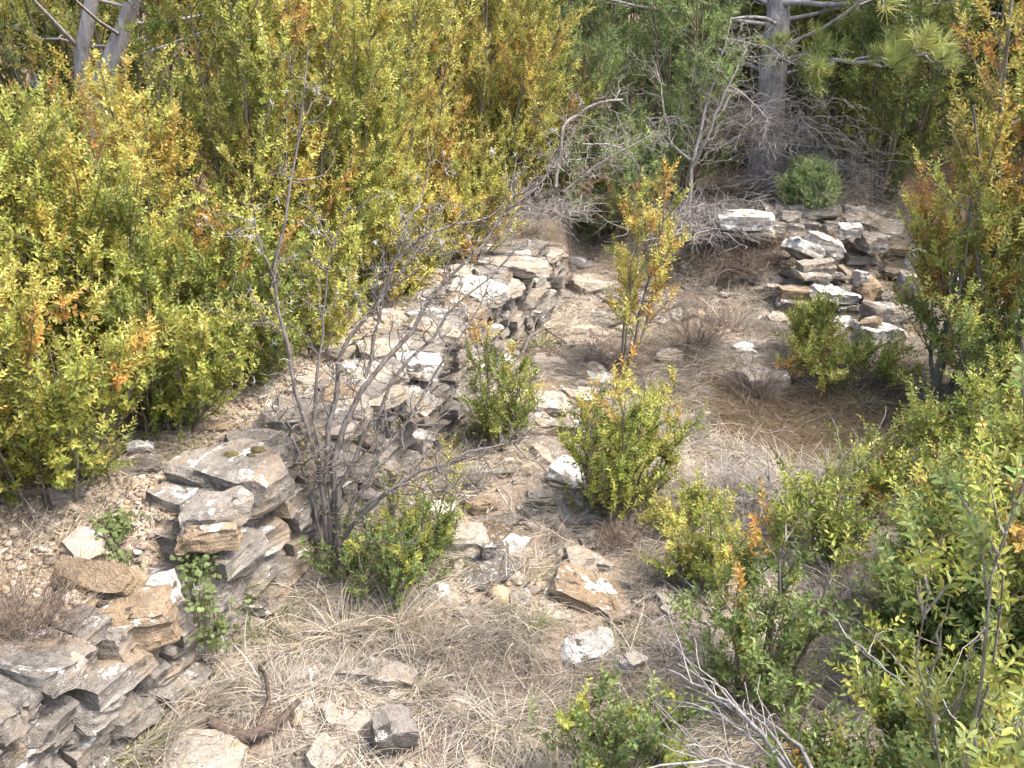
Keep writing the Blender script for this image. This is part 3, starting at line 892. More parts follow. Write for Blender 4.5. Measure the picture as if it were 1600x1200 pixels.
def bush_geo(h, r, seed, nstem=10, nlat=12, nsp=7, leaf=.02, lean=(0, 0), pal='hedge_mixed', low=.1, strag=0.0, templ=None, top_pal=None, base_r=.10, lat_len=.30, jit=.2, stem_r=.012, droop=0.0, up=.55, narrow=1.0, min_z=.03):
    """woody stems fanning from the base, side shoots along them, leafy sprigs along the shoots; local coordinates, base at origin"""
    rng = np.random.default_rng(seed)
    K = 8
    az = (np.arange(nstem) + rng.uniform(-.4, .4, nstem)) * 2.39996
    rad = r * np.sqrt((np.arange(nstem) + .5) / nstem) * rng.uniform(.85, 1.1, nstem)
    tz = h * (1 - .42 * (rad / r) ** 2.2) * rng.uniform(.80 - .35 * strag, 1.04 + .18 * strag, nstem)
    tip = np.stack([lean[0] + rad * np.cos(az), lean[1] + rad * np.sin(az), tz], -1)
    b0 = np.stack([base_r * np.cos(az) * rng.uniform(.2, 1, nstem), base_r * np.sin(az) * rng.uniform(.2, 1, nstem), np.full(nstem, -.03)], -1)
    ctl = b0 + (tip - b0) * np.array([.62, .62, .38])
    t = np.linspace(0, 1, K)[None, :, None]
    S = b0[:, None] * (1 - t) ** 2 + ctl[:, None] * 2 * t * (1 - t) + tip[:, None] * t ** 2
    S = S + rng.normal(0, .012 * h ** .5, S.shape) * t
    Rr = stem_r * (1 - .78 * t[..., 0]) * rng.uniform(.7, 1.2, (nstem, 1))
    wood = [tubes(S, Rr, 5)]
    # side shoots
    n = nstem * nlat
    si = np.repeat(np.arange(nstem), nlat)
    tt = low + (1 - low) * rng.uniform(0, 1, n) ** .8
    f = tt * (K - 1); i0 = np.minimum(f.astype(int), K - 2); fr = (f - i0)[:, None]
    p0 = S[si, i0] * (1 - fr) + S[si, i0 + 1] * fr
    ax = unit(S[si, i0 + 1] - S[si, i0])
    a2 = rng.uniform(0, 2 * math.pi, n)
    outw = np.stack([np.cos(a2), np.sin(a2), np.zeros(n)], -1)
    cent = np.array([lean[0], lean[1], 0]) * tt[:, None]
    rr = (p0 - cent); rr[:, 2] = 0
    outw = unit(outw + unit(rr) * .55 * np.clip(np.linalg.norm(rr, axis=1, keepdims=True) / (r + 1e-6), 0, 1))
    dirn = unit(outw * .75 * narrow + np.array([0, 0, up]) + ax * .35 + rng.normal(0, .2, (n, 3)))
    ln = lat_len * rng.uniform(.45, 1.15, n) * (1.12 - .55 * tt)
    u = np.linspace(0, 1, 4)[None, :, None]
    Lp = p0[:, None] + dirn[:, None] * ln[:, None, None] * u + np.array([0, 0, .22 - droop]) * (ln[:, None, None] * u ** 2)
    Lp[..., 2] = np.maximum(Lp[..., 2], min_z)
    wood.append(tubes(Lp, (.0030 * (1 - .6 * u[..., 0])) * np.ones((n, 1)) * max(1, leaf / .02), 3))
    # colours: one choice per side shoot, in patches
    def colours(palname, m, rngc):
        p = PAL[palname]
        c = np.array([x[0] for x in p]); w = np.array([x[1] for x in p]); w = w / w.sum()
        q = np.clip(rngc, 0, .9999)
        return c[np.searchsorted(np.cumsum(w), q)]
    q = np.clip(.55 * rng.uniform(0, 1, nstem)[si] + .45 * rng.uniform(0, 1, n), 0, 1)
    pt = fbm(p0 * 2.6 + seed, seed, 2)
    q = np.clip((q - .5) * 1.15 + (pt - .5) * .75 + .5, 0, .999)
    lc = colours(pal, n, q)
    if top_pal:
        lc2 = colours(top_pal, n, rng.uniform(0, 1, n))
        useT = rng.uniform(0, 1, n) < smooth(.45, .95, p0[:, 2] / h)
        lc = np.where(useT[:, None], lc2, lc)
    m = n * nsp
    li = np.repeat(np.arange(n), nsp)
    uu = np.tile(np.linspace(.22, 1, nsp), n) + rng.uniform(-.06, .06, m)
    uu = np.clip(uu, 0, 1)
    f = uu * 3; i0 = np.minimum(f.astype(int), 2); fr = (f - i0)[:, None]
    sp = Lp[li, i0] * (1 - fr) + Lp[li, i0 + 1] * fr
    tang = unit(Lp[li, i0 + 1] - Lp[li, i0])
    sd_ = unit(tang * .8 + rng.normal(0, .52, (m, 3)) + np.array([0, 0, .32 - droop]))
    sc = leaf * rng.uniform(.78, 1.2, m) * (1 - .12 * uu)
    cc = lc[li] * np.exp(rng.normal(0, jit, (m, 1)))
    leaves = place_sprigs(sp, sd_, sc, cc, rng, templ or SPRIGS)
    return merge(wood), leaves

def bush(name, label, cat, loc, h, r, seed, bark='box_bark', leafm='leaf', group=None, zoff=0.0, rotz=0.0, **kw):
    z = gz(loc[0], loc[1]) + zoff
    root = thing(name, label, cat, (loc[0], loc[1], z), group)
    root.rotation_euler[2] = rotz
    (wv, wf), (lv, lf, lc) = bush_geo(h, r, seed, **kw)
    link("stems", make_mesh("stems", wv, wf, M[bark], None, True), root)
    link("foliage", make_mesh("foliage", lv, lf, M[leafm], lc), root)
    return root

# ------------------------------------------------------------------ the boxwood hedge behind the wall
HG = "boxwoods of the hedge behind the wall"
HEDGE = [  # x, y, h, r, seed, palette, top palette, label
    (-1.66, 2.20, 1.30, .52, 1, 'hedge_yellow', None, "yellow green boxwood at the left edge, overhanging the wall's near end"),
    (-1.60, 2.62, 1.12, .46, 2, 'hedge_yellow', 'hedge_orange', "yellow green boxwood with orange upper shoots, second from the left edge"),
    (-1.30, 3.12, .98, .42, 3, 'hedge_orange', 'hedge_orange', "orange tinged boxwood below the forked pine trunk"),
    (-1.00, 3.75, 2.25, .42, 4, 'hedge_mixed', 'hedge_yellow', "tall green and yellow boxwood behind the thorn bush's outermost stem"),
    (-.78, 4.10, 1.95, .40, 5, 'hedge_yellow', 'hedge_yellow', "bright yellow boxwood in the middle of the hedge"),
    (-.62, 4.85, 2.45, .52, 6, 'hedge_yellow', 'olive_orange', "tall yellow boxwood beside the olive orange one"),
    (-.20, 5.50, 2.35, .50, 7, 'olive_orange', 'olive_orange', "olive and orange boxwood at the far end of the hedge"),
    (-.02, 5.95, 1.25, .40, 8, 'olive_orange', None, "low olive boxwood over the far end of the wall"),
]
for x, y, h, r, sd_, pal, tp, lab in HEDGE:
    bush("boxwood_bush", lab, "bush", (x, y), h, r, 500 + sd_, group=HG, pal=pal, top_pal=tp, nstem=17, nlat=26, nsp=13, leaf=.0195, lat_len=.36, stem_r=.0065, low=.0)
SKIRT = [
    (-1.55, 1.85, .80, .34, 21, 'hedge_yellow', None, "low yellow green boxwood spilling onto the near end of the wall top"),
    (-1.30, 2.42, .62, .30, 22, 'hedge_mixed', 'hedge_yellow', "low rounded boxwood with yellow tips beside the humped brown stone"),
    (-1.12, 2.85, .55, .28, 23, 'hedge_green', None, "low green boxwood on gravel behind the dark low slab"),
    (-.98, 3.25, .60, .28, 24, 'hedge_green', 'hedge_orange', "low green boxwood with orange flecks at the middle of the hedge foot"),
    (-.80, 3.62, .62, .28, 25, 'hedge_yellow', None, "low golden boxwood leaning over the pale wall slabs"),
    (-.55, 4.25, .60, .28, 26, 'hedge_yellow', None, "low yellow boxwood behind the cream slabs of the wall"),
    (-.30, 4.85, .60, .28, 27, 'hedge_yellow', 'olive_orange', "low yellowish boxwood behind the broad white slab"),
]
for x, y, h, r, sd_, pal, tp, lab in SKIRT:
    bush("boxwood_bush", lab, "bush", (x, y), h, r, 500 + sd_, group=HG, pal=pal, top_pal=tp, nstem=14, nlat=11, nsp=8, leaf=.0215, lat_len=.24, stem_r=.005, low=.0)
BACK = [
    (-2.65, 2.95, 1.9, .55, 11, 'hedge_mixed', 'hedge_orange', "tall boxwood with rusty tips behind the left edge of the hedge"),
    (-2.25, 3.65, 1.12, .55, 12, 'hedge_green', 'hedge_mixed', "green boxwood seen between the forked pine trunks"),
    (-2.05, 5.15, 2.7, .60, 13, 'hedge_mixed', 'hedge_yellow', "tall yellowish boxwood right of the forked pine, second row"),
    (-1.30, 5.20, 2.8, .62, 14, 'hedge_yellow', 'hedge_orange', "very tall golden boxwood in the second row"),
    (-.80, 6.00, 2.8, .62, 15, 'olive_orange', 'hedge_yellow', "tall olive boxwood at the back of the hedge"),
    (-.20, 6.75, 2.7, .60, 16, 'olive_orange', 'olive_orange', "olive boxwood at the back beside the dark junipers"),
]
for x, y, h, r, sd_, pal, tp, lab in BACK:
    bush("boxwood_bush", lab, "bush", (x, y), h, r, 500 + sd_, group=HG, pal=pal, top_pal=tp, nstem=14, nlat=15, nsp=9, leaf=.027, lat_len=.42, stem_r=.011, low=.12)

# ------------------------------------------------------------------ single boxwoods on the slope
def gp(px, py):
    p = on_ground(px, py)
    return (p[0], p[1])

bush("boxwood_bush", "green boxwood with orange tips standing alone in the middle of the clearing", "bush", gp(948, 805), .60, .16, 601, pal='bush_green', top_pal='sapling_orange', nstem=12, strag=.9, nlat=10, nsp=7, leaf=.018, lat_len=.20, low=.02, stem_r=.006)
bush("boxwood_bush", "narrow upright yellow shoot standing just right of the lone boxwood", "bush", gp(1003, 790), .54, .05, 602, pal='hedge_yellow', nstem=3, nlat=9, nsp=6, leaf=.018, lat_len=.11, low=.1, stem_r=.004, lean=(.08, 0), base_r=.03)
bush("boxwood_sapling", "slender orange leaved boxwood sapling with a bare pale stem", "sapling", gp(972, 588), 1.05, .17, 603, pal='olive_orange', top_pal='sapling_orange', nstem=4, nlat=11, nsp=6, leaf=.025, lat_len=.20, low=.30, stem_r=.009, lean=(.10, .0), base_r=.02)
bush("boxwood_bush", "columnar orange and green boxwood growing against the wall face", "bush", gp(785, 690), .52, .12, 604, pal='bush_green', top_pal='sapling_orange', nstem=8, strag=.9, nlat=10, nsp=6, leaf=.017, lat_len=.14, low=.02, stem_r=.005)
bush("boxwood_bush", "dark green boxwood at the foot of the bare thorn bush", "bush", gp(592, 940), .27, .16, 605, pal='near_green', top_pal='bush_green', nstem=13, strag=.9, nlat=6, nsp=7, leaf=.015, lat_len=.16, low=.05, stem_r=.005, lean=(.03, .05))
bush("boxwood_bush", "leaning yellow tipped boxwood reaching right from the thorn bush", "bush", gp(640, 885), .27, .13, 606, pal='bush_green', top_pal='hedge_yellow', nstem=8, strag=.9, nlat=6, nsp=6, leaf=.015, lat_len=.14, low=.15, stem_r=.005, lean=(.10, .05))
bush("boxwood_bush", "low yellowish boxwood column beside the tan slab", "bush", gp(1092, 925), .30, .085, 607, pal='hedge_mixed', top_pal='hedge_yellow', nstem=7, strag=.9, nlat=8, nsp=6, leaf=.016, lat_len=.12, low=.05, stem_r=.005)
bush("boxwood_bush", "small yellow boxwood behind the low column of leaves", "bush", gp(1062, 835), .16, .10, 608, pal='hedge_yellow', nstem=6, nlat=7, nsp=6, leaf=.016, lat_len=.10, low=.05, stem_r=.004)
bush("boxwood_bush", "dense green boxwood with dark stems in the lower right middle", "bush", gp(1165, 1095), .42, .20, 609, pal='near_green', top_pal='bush_green', nstem=12, strag=.9, nlat=5, nsp=7, leaf=.021, lat_len=.20, low=.18, stem_r=.008, lean=(.02, .02))
bush("boxwood_bush", "loose green and orange boxwood at the bottom edge", "bush", gp(960, 1250), .32, .19, 610, pal='near_green', top_pal='bush_green', nstem=11, strag=.9, nlat=4, nsp=6, leaf=.020, lat_len=.18, low=.1, stem_r=.005)
bush("boxwood_bush", "spreading green and yellow boxwood before the rubble heap", "bush", gp(1318, 600), .15, .26, 611, pal='bush_green', top_pal='hedge_mixed', nstem=13, strag=.9, nlat=5, nsp=6, leaf=.022, lat_len=.16, low=.1, stem_r=.005, up=.3)
bush("boxwood_bush", "low green boxwood sprig at the foot of the white boulder", "bush", gp(1262, 560), .26, .12, 612, pal='bush_green', nstem=7, nlat=8, nsp=6, leaf=.022, lat_len=.14, low=.1, stem_r=.004)
bush("boxwood_tree", "orange leaved boxwood with a dark forked stem beside the rubble heap", "shrub", gp(1472, 620), 1.55, .36, 613, pal='hedge_orange', top_pal='right_orange', nstem=7, strag=.9, nlat=15, nsp=9, leaf=.025, lat_len=.34, low=.12, stem_r=.014, lean=(.22, .1), base_r=.05)
bush("boxwood_tree", "tall orange and yellow boxwood at the top of the right edge", "shrub", (2.18, 3.95), 2.5, .40, 614, pal='right_orange', top_pal='right_orange', nstem=10, strag=.9, nlat=16, nsp=10, leaf=.028, lat_len=.42, low=.22, stem_r=.018, lean=(-.05, .0), base_r=.06)
bush("boxwood_bush", "dense dark green boxwood below the orange shrubs at the right edge", "bush", (2.12, 3.70), .85, .50, 615, pal='near_green', nstem=15, strag=.9, nlat=12, nsp=8, leaf=0.023, lat_len=.28, low=.03, stem_r=.008)
bush("boxwood_bush", "green boxwood with orange flecks at the right edge of the hollow", "bush", (1.76, 3.10), .46, .36, 616, pal='bush_green', nstem=14, strag=.9, nlat=11, nsp=8, leaf=0.022, lat_len=.25, low=.03, stem_r=.007)
bush("boxwood_bush", "pale green boxwood among bare canes in the right middle", "bush", gp(1285, 885), .20, .12, 617, pal='bush_green', nstem=10, strag=.9, nlat=4, nsp=6, leaf=.022, lat_len=.22, low=.15, stem_r=.005)
bush("boxwood_bush", "low green boxwood beside the brown hollow", "bush", gp(1385, 800), .22, .26, 618, pal='bush_green', nstem=12, strag=.9, nlat=4, nsp=7, leaf=.021, lat_len=.20, low=.05, stem_r=.005)
bush("boxwood_bush", "large leafy green boxwood filling the lower right corner", "bush", (1.16, 2.10), .46, .24, 619, pal='near_green', top_pal='bush_green', nstem=14, strag=.9, nlat=12, nsp=8, leaf=0.026, lat_len=.26, low=.05, stem_r=.008)
bush("boxwood_bush", "green boxwood of larger leaves before the lower right corner", "bush", (.86, 1.52), .40, .22, 620, pal='near_green', top_pal='bush_green', nstem=10, strag=.9, nlat=10, nsp=7, leaf=0.028, lat_len=.22, low=.1, stem_r=.006)
bush("boxwood_bush", "yellowish boxwood behind the leafy corner bush", "bush", (1.46, 2.55), .42, .26, 621, pal='bush_green', top_pal='hedge_mixed', nstem=12, strag=.9, nlat=10, nsp=7, leaf=0.025, lat_len=.24, low=.05, stem_r=.007)
bush("boxwood_bush", "close boxwood shoot with large pale leaves at the bottom right corner", "bush", (.70, .86), 1.08, .14, 622, pal='close_green', nstem=5, nlat=8, nsp=3, leaf=.026, lat_len=.17, low=.5, stem_r=.005, templ=SPRIGS_BIG, lean=(-.08, .02), base_r=.05)
bush("boxwood_bush", "close boxwood branch with large yellow green leaves at the right edge", "bush", (.92, 1.35), 1.40, .16, 623, pal='close_green', nstem=5, nlat=7, nsp=3, leaf=.027, lat_len=.16, low=.55, stem_r=.006, templ=SPRIGS_BIG, lean=(-.06, .03), base_r=.05)
bush("boxwood_bush", "leafy green boxwood against the right edge between corner bush and hollow", "bush", (1.34, 2.12), .56, .30, 625, pal='near_green', top_pal='bush_green', strag=.7, nstem=12, nlat=11, nsp=8, leaf=.026, lat_len=.24, low=.05, stem_r=.006)
bush("boxwood_bush", "green boxwood growing out of the bottom edge below the dead canes", "bush", (.62, 1.42), .34, .26, 624, pal='near_green', nstem=10, strag=.9, nlat=8, nsp=6, leaf=0.026, lat_len=.2, low=.1, stem_r=.005)

# ------------------------------------------------------------------ conifers and dark shrubs behind
bush("juniper_bush", "little round bluish juniper on top of the rubble heap", "bush", (1.83, 6.05), .28, .15, 701, leafm='needle', bark='brown_twig', pal='juniper_bright', nstem=22, nlat=12, nsp=9, leaf=.015, lat_len=.13, low=.1, templ=JUNIPER, stem_r=.005)
JUN = [
    ((.62, 6.9), 2.3, .50, 702, "dark juniper behind the bleached dead sapling, nearest the hedge"),
    ((1.08, 6.35), 1.75, .36, 703, "juniper with rusty dead tips beside the pine trunk"),
    ((.38, 6.25), 1.0, .34, 704, "low juniper behind the fallen grey branch"),
    ((.62, 6.0), .62, .30, 705, "small bright juniper behind the orange sapling"),
    ((1.30, 7.6), 2.6, .5, 706, "tall juniper in shade left of the pine trunk"),
]
for loc, h, r, sd_, lab in JUN:
    bush("juniper_bush", lab, "bush", loc, h, r, sd_, leafm='needle', bark='brown_twig', group="junipers at the back", pal='juniper', nstem=11, nlat=13, nsp=8, leaf=.027, lat_len=.36, low=.08, templ=JUNIPER, stem_r=.012, up=.35)
DK = [
    ((.35, 7.9), 3.0, .65, 'dark_olive', 'dark_olive', "dark olive shrub at the back between hedge and junipers"),
    ((2.0, 7.2), 2.4, .60, 'mid_green', 'mid_green', "green shrub right of the tangle of grey twigs"),
    ((2.38, 6.35), 2.1, .48, 'mid_green', 'mid_green', "bright green bush behind the orange leaved boxwood"),
    ((3.10, 7.4), 2.4, .70, 'dark_olive', 'dark_olive', "dark green shrub at the back of the right edge"),
    ((2.5, 8.0), 3.0, .75, 'dark_olive', 'dark_olive', "dark evergreen shrub right of the pine trunk"),
    ((1.05, 9.0), 3.4, .85, 'dark', 'dark', "dark evergreen shrub behind the junipers"),
    ((1.62, 7.7), 2.9, .55, 'dark_olive', 'mid_green', "deep green shrub directly behind the pine trunk"),
    ((3.3, 5.6), 1.9, .60, 'hedge_green', 'right_orange', "green and orange shrub beyond the right edge"),
]
for k, (loc, h, r, pal, tp, lab) in enumerate(DK):
    bush("evergreen_shrub", lab, "shrub", loc, h, r, 720 + k, group="evergreen shrubs at the back", pal=pal, top_pal=tp, nstem=13, nlat=12, nsp=8, leaf=.038, lat_len=.50, low=.05, stem_r=.010)

# the wood behind: each tree of its own, from two models
def pine_tree(name, label, loc, h, seed, trunk_r, crown_r, nbr, nt, needle=.13, lean=(0, 0), low=.35, pal='pine', group=None, bark='pine_bark', path=None, droop=-.05, sides=14):
    rng = np.random.default_rng(seed)
    z = gz(loc[0], loc[1])
    root = thing(name, label, "tree", (loc[0], loc[1], z), group)
    K = 14
    t = np.linspace(0, 1, K)
    if path is None:
        P = np.stack([lean[0] * t + .04 * np.sin(t * 5 + seed), lean[1] * t + .04 * np.cos(t * 4 + seed), t * h - .05], -1)
    else:
        q = np.array(path) - np.array([loc[0], loc[1], z])
        d = np.linspace(0, len(q) - 1, K); i = np.minimum(d.astype(int), len(q) - 2); fr = (d - i)[:, None]
        P = q[i] * (1 - fr) + q[i + 1] * fr
    R = trunk_r * (1 + .45 * np.exp(-t * 16)) * (1 - .75 * t)
    V, F = tubes(P[None], R[None], sides)
    cen = np.repeat(P, sides, 0)
    V = cen + (V - cen) * (1 + .22 * (fbm(V * np.array([14, 14, 4]) + seed, seed, 3) - .5))[:, None]
    link("trunk", make_mesh("trunk", V, F, M[bark], None, True), root)
    tb = low + (1 - low) * (np.arange(nbr) + rng.uniform(0, 1, nbr)) / nbr
    f = np.clip(tb, 0, .999) * (K - 1); i0 = f.astype(int); fr = (f - i0)[:, None]
    p0 = P[i0] * (1 - fr) + P[np.minimum(i0 + 1, K - 1)] * fr
    az = np.arange(nbr) * 2.39996 + rng.uniform(-.4, .4, nbr)
    ln = crown_r * (1.15 - .85 * (tb - low) / (1 - low + 1e-6)) * rng.uniform(.7, 1.1, nbr)
    dr = np.stack([np.cos(az), np.sin(az), rng.uniform(-.05, .4, nbr)], -1)
    u = np.linspace(0, 1, 7)[None, :, None]
    B = p0[:, None] + dr[:, None] * ln[:, None, None] * u + np.array([0, 0, 1.]) * (ln[:, None, None] * (droop * u + .12 * u ** 2)) + rng.normal(0, .03, (nbr, 7, 3)) * u
    brs = [tubes(B, trunk_r * .13 * (1 - .8 * u[..., 0]) * np.ones((nbr, 1)), 5)]
    n2 = nbr * 7
    bi = np.repeat(np.arange(nbr), 7)
    uu = rng.uniform(.3, 1, n2); f = uu * 6; i0 = np.minimum(f.astype(int), 5); fr = (f - i0)[:, None]
    q0 = B[bi, i0] * (1 - fr) + B[bi, i0 + 1] * fr
    d2 = unit(unit(B[bi, i0 + 1] - B[bi, i0]) * .7 + rng.normal(0, .55, (n2, 3)) * np.array([1, 1, .5]) + np.array([0, 0, .15]))
    l2 = .38 * ln[bi] * rng.uniform(.5, 1.1, n2) * (1.2 - .6 * uu)
    u3 = np.linspace(0, 1, 4)[None, :, None]
    T2 = q0[:, None] + d2[:, None] * l2[:, None, None] * u3 + np.array([0, 0, .1]) * (l2[:, None, None] * u3 ** 2)
    brs.append(tubes(T2, trunk_r * .05 * (1 - .6 * u3[..., 0]) * np.ones((n2, 1)), 3))
    bv, bf = merge(brs)
    link("branches", make_mesh("branches", bv, bf, M[bark], None, True), root)
    m = n2 * nt
    k2 = np.repeat(np.arange(n2), nt); u4 = np.clip(np.tile(np.linspace(.35, 1, nt), n2) + rng.uniform(-.05, .05, m), 0, 1)
    f = u4 * 3; i0 = np.minimum(f.astype(int), 2); fr = (f - i0)[:, None]
    sp = T2[k2, i0] * (1 - fr) + T2[k2, i0 + 1] * fr
    sd2 = unit(unit(T2[k2, i0 + 1] - T2[k2, i0]) + rng.normal(0, .4, (m, 3)) + np.array([0, 0, .3]))
    p = PAL[pal]; c = np.array([x[0] for x in p]); w = np.array([x[1] for x in p])
    cc = c[rng.choice(len(p), m, p=w / w.sum())] * np.exp(rng.normal(0, .15, (m, 1)))
    lv, lf, lc = place_sprigs(sp, sd2, needle * rng.uniform(.8, 1.2, m), cc, rng, PINE, .12)
    link("crown", make_mesh("crown", lv, lf, M['needle'], lc), root)
    return root

px_tr = [at_y(1188, 335, 6.75), at_y(1196, 250, 6.8), at_y(1204, 150, 6.85), at_y(1213, 60, 6.9), at_y(1219, -20, 6.95), at_y(1224, -300, 7.05), at_y(1230, -700, 7.1), at_y(1232, -1200, 7.1)]
pine = pine_tree("pine_tree", "pine with a pale grey scaly trunk standing behind the rubble heap", (px_tr[0][0], px_tr[0][1]), 6, 31, .122, 1.9, 20, 3, .10, low=.30, path=px_tr)

# low pine boughs in front of the dark wood: parts of the pine
def bough(root, pts, r0, side_pts, seed, tufts=3, needle=.085, dead=False):
    o = np.array(root.location)
    rng = np.random.default_rng(seed)
    parts, tp, td = [], [], []
    def add_path(pts, r0):
        q = np.array(pts) - o
        d = np.linspace(0, len(q) - 1, 10); i = np.minimum(d.astype(int), len(q) - 2); fr = (d - i)[:, None]
        P = q[i] * (1 - fr) + q[i + 1] * fr
        P[1:-1] += rng.normal(0, .008, (8, 3))
        parts.append(tubes(P[None], (r0 * (1 - .7 * np.linspace(0, 1, 10)))[None], 6))
        return P
    P = add_path(pts, r0)
    for s in side_pts:
        Q = add_path(s, r0 * .5)
        for k in range(tufts):
            tp.append(Q[-1 - k]); td.append(Q[-1] - Q[-4] + np.array([0, 0, .05]))
    bv, bf = merge(parts)
    link("bough", make_mesh("bough", bv, bf, M['dead_bark' if dead else 'pine_bark'], None, True), root)
    if not dead:
        for k in range(4):
            tp.append(P[-1 - k]); td.append(P[-1] - P[-4] + np.array([0, 0, .1]))
        tp = np.array(tp); td = np.array(td)
        tp = np.repeat(tp, 3, 0) + rng.normal(0, .03, (len(tp) * 3, 3)); td = unit(np.repeat(unit(td), 3, 0) + rng.normal(0, .5, (len(tp), 3)) + np.array([0, 0, .3]))
        p = PAL['pine']; c = np.array([x[0] for x in p])
        cc = c[rng.choice(3, len(tp))] * np.exp(rng.normal(0, .12, (len(tp), 1)))
        lv, lf, lc = place_sprigs(tp, td, needle * rng.uniform(.8, 1.15, len(tp)), cc, rng, PINE, .12)
        link("needle_tufts", make_mesh("needle_tufts", lv, lf, M['needle'], lc), root)

A = lambda *q: [at_y(*p) for p in q]
bough(pine, A((1208, 95, 6.85), (1260, 88, 6.4), (1320, 98, 6.1), (1390, 92, 5.9), (1480, 80, 5.8)), .018,
      [A((1250, 92, 6.45), (1270, 80, 6.3), (1285, 70, 6.2)), A((1262, 90, 6.4), (1262, 105, 6.3), (1268, 112, 6.2)), A((1330, 98, 6.1), (1375, 80, 6.0), (1410, 64, 5.95)),
       A((1360, 95, 6.0), (1380, 104, 5.9), (1400, 98, 5.85)), A((1420, 90, 5.9), (1430, 76, 5.8), (1446, 60, 5.8)), A((1440, 88, 5.9), (1460, 96, 5.8), (1478, 100, 5.8)),
       A((1235, 92, 6.6), (1222, 86, 6.4), (1214, 78, 6.3)), A((1300, 95, 6.2), (1290, 106, 6.1), (1276, 118, 6.0))], 41, 4)
bough(pine, A((1216, 6, 6.9), (1290, 4, 6.7), (1380, 12, 6.5), (1470, 6, 6.4), (1560, -10, 6.3)), .022,
      [A((1300, 5, 6.7), (1310, -5, 6.6), (1325, -14, 6.5)), A((1340, 8, 6.6), (1336, 22, 6.5), (1330, 30, 6.4)), A((1400, 12, 6.5), (1440, 30, 6.4), (1490, 34, 6.3))], 42, 4)
bough(pine, A((1226, 40, 6.9), (1180, 25, 6.7), (1120, 30, 6.6), (1060, 10, 6.5)), .014, [A((1150, 28, 6.6), (1130, 45, 6.5), (1110, 52, 6.5))], 43, 3)

# forked pine behind the hedge
fk = at_y(146, 175, 4.35)
fork = pine_tree("pine_tree", "pine forking into two pale trunks behind the yellow hedge", (fk[0] + .03, fk[1]), 5, 32, .062, 1.5, 14, 3, .10, low=.42,
                 path=A((128, 420, 4.4), (135, 300, 4.38), (146, 175, 4.35), (172, 100, 4.35), (200, 30, 4.35), (214, -30, 4.35), (235, -160, 4.4), (250, -500, 4.5)))
o = np.array(fork.location)
q = np.array(A((148, 180, 4.35), (128, 130, 4.33), (128, 80, 4.32), (140, 20, 4.3), (150, -40, 4.3), (160, -200, 4.3))) - o
V, F = tubes(q[None], np.array([[.034, .032, .030, .028, .026, .015]]), 10)
link("second_trunk", make_mesh("second_trunk", V, F, M['pine_bark'], None, True), fork)
for pts_, rr_ in ((A((118, 70, 4.3), (85, 35, 4.2), (52, 0, 4.1), (30, -30, 4.0)), [.010, .009, .007, .004]), (A((205, 68, 4.3), (232, 55, 4.3), (250, 38, 4.3), (266, 20, 4.3)), [.008, .006, .004, .003])):
    V, F = tubes((np.array(pts_) - o)[None], np.array([rr_]), 6)
    link("dead_branch", make_mesh("dead_branch", V, F, M['dead_bark'], None, True), fork)

rngf = random.Random(77)
far_a = pine_tree("far_pine", "distant pine between the junipers and the leaning pine trunk", (.9, 11.5), 6.5, 51, .14, 1.7, 22, 3, .20, low=.10, pal='far_pine')
far_b = bush("far_shrub", "distant dark shrub above the far end of the hedge", "shrub", (-.6, 9.5), 3.4, 1.0, 760, pal='dark', nstem=14, nlat=12, nsp=8, leaf=.065, lat_len=.75, low=.03, stem_r=.012)
FARP = [(-3.6, 8.5), (-2.2, 10.2), (-.9, 12.6), (2.2, 11.2), (3.5, 10.0), (4.6, 12.5), (5.5, 9.0), (3.0, 14.0), (.0, 14.5), (6.8, 12.0), (-5.0, 11.0), (1.5, 16.5), (5.0, 16.0), (-3.0, 15.5), (4.1, 7.2)]
for k, (x, y) in enumerate(FARP):
    copy_thing(far_a, (x, y, gz(x, y)), rngf.uniform(0, 6.28), rngf.uniform(.85, 1.2), "distant pine of the wood that closes the view behind the clearing", "pines of the wood behind")
far_a["group"] = "pines of the wood behind"; far_a["label"] = "distant pine of the wood that closes the view behind the clearing"
FARS = [(-2.9, 6.6), (-3.3, 4.6), (.5, 10.4), (1.8, 9.6), (2.9, 9.0), (4.0, 8.6), (5.0, 7.2), (4.4, 6.0), (.2, 12.5), (2.6, 12.4), (5.2, 10.8), (-1.8, 8.4), (3.9, 11.6), (-4.2, 6.6)]
for k, (x, y) in enumerate(FARS):
    copy_thing(far_b, (x, y, gz(x, y) - .05), rngf.uniform(0, 6.28), rngf.uniform(.8, 1.15), "distant dark shrub of the undergrowth in front of the wood", "shrubs of the wood behind")
far_b["group"] = "shrubs of the wood behind"; far_b["label"] = "distant dark shrub of the undergrowth in front of the wood"

# ------------------------------------------------------------------ bare and dead wood
def resample(q, K):
    q = np.asarray(q, float)
    d = np.concatenate([[0], np.cumsum(np.linalg.norm(np.diff(q, axis=0), axis=1))])
    t = np.linspace(0, d[-1], K)
    return np.stack([np.interp(t, d, q[:, i]) for i in range(3)], -1)

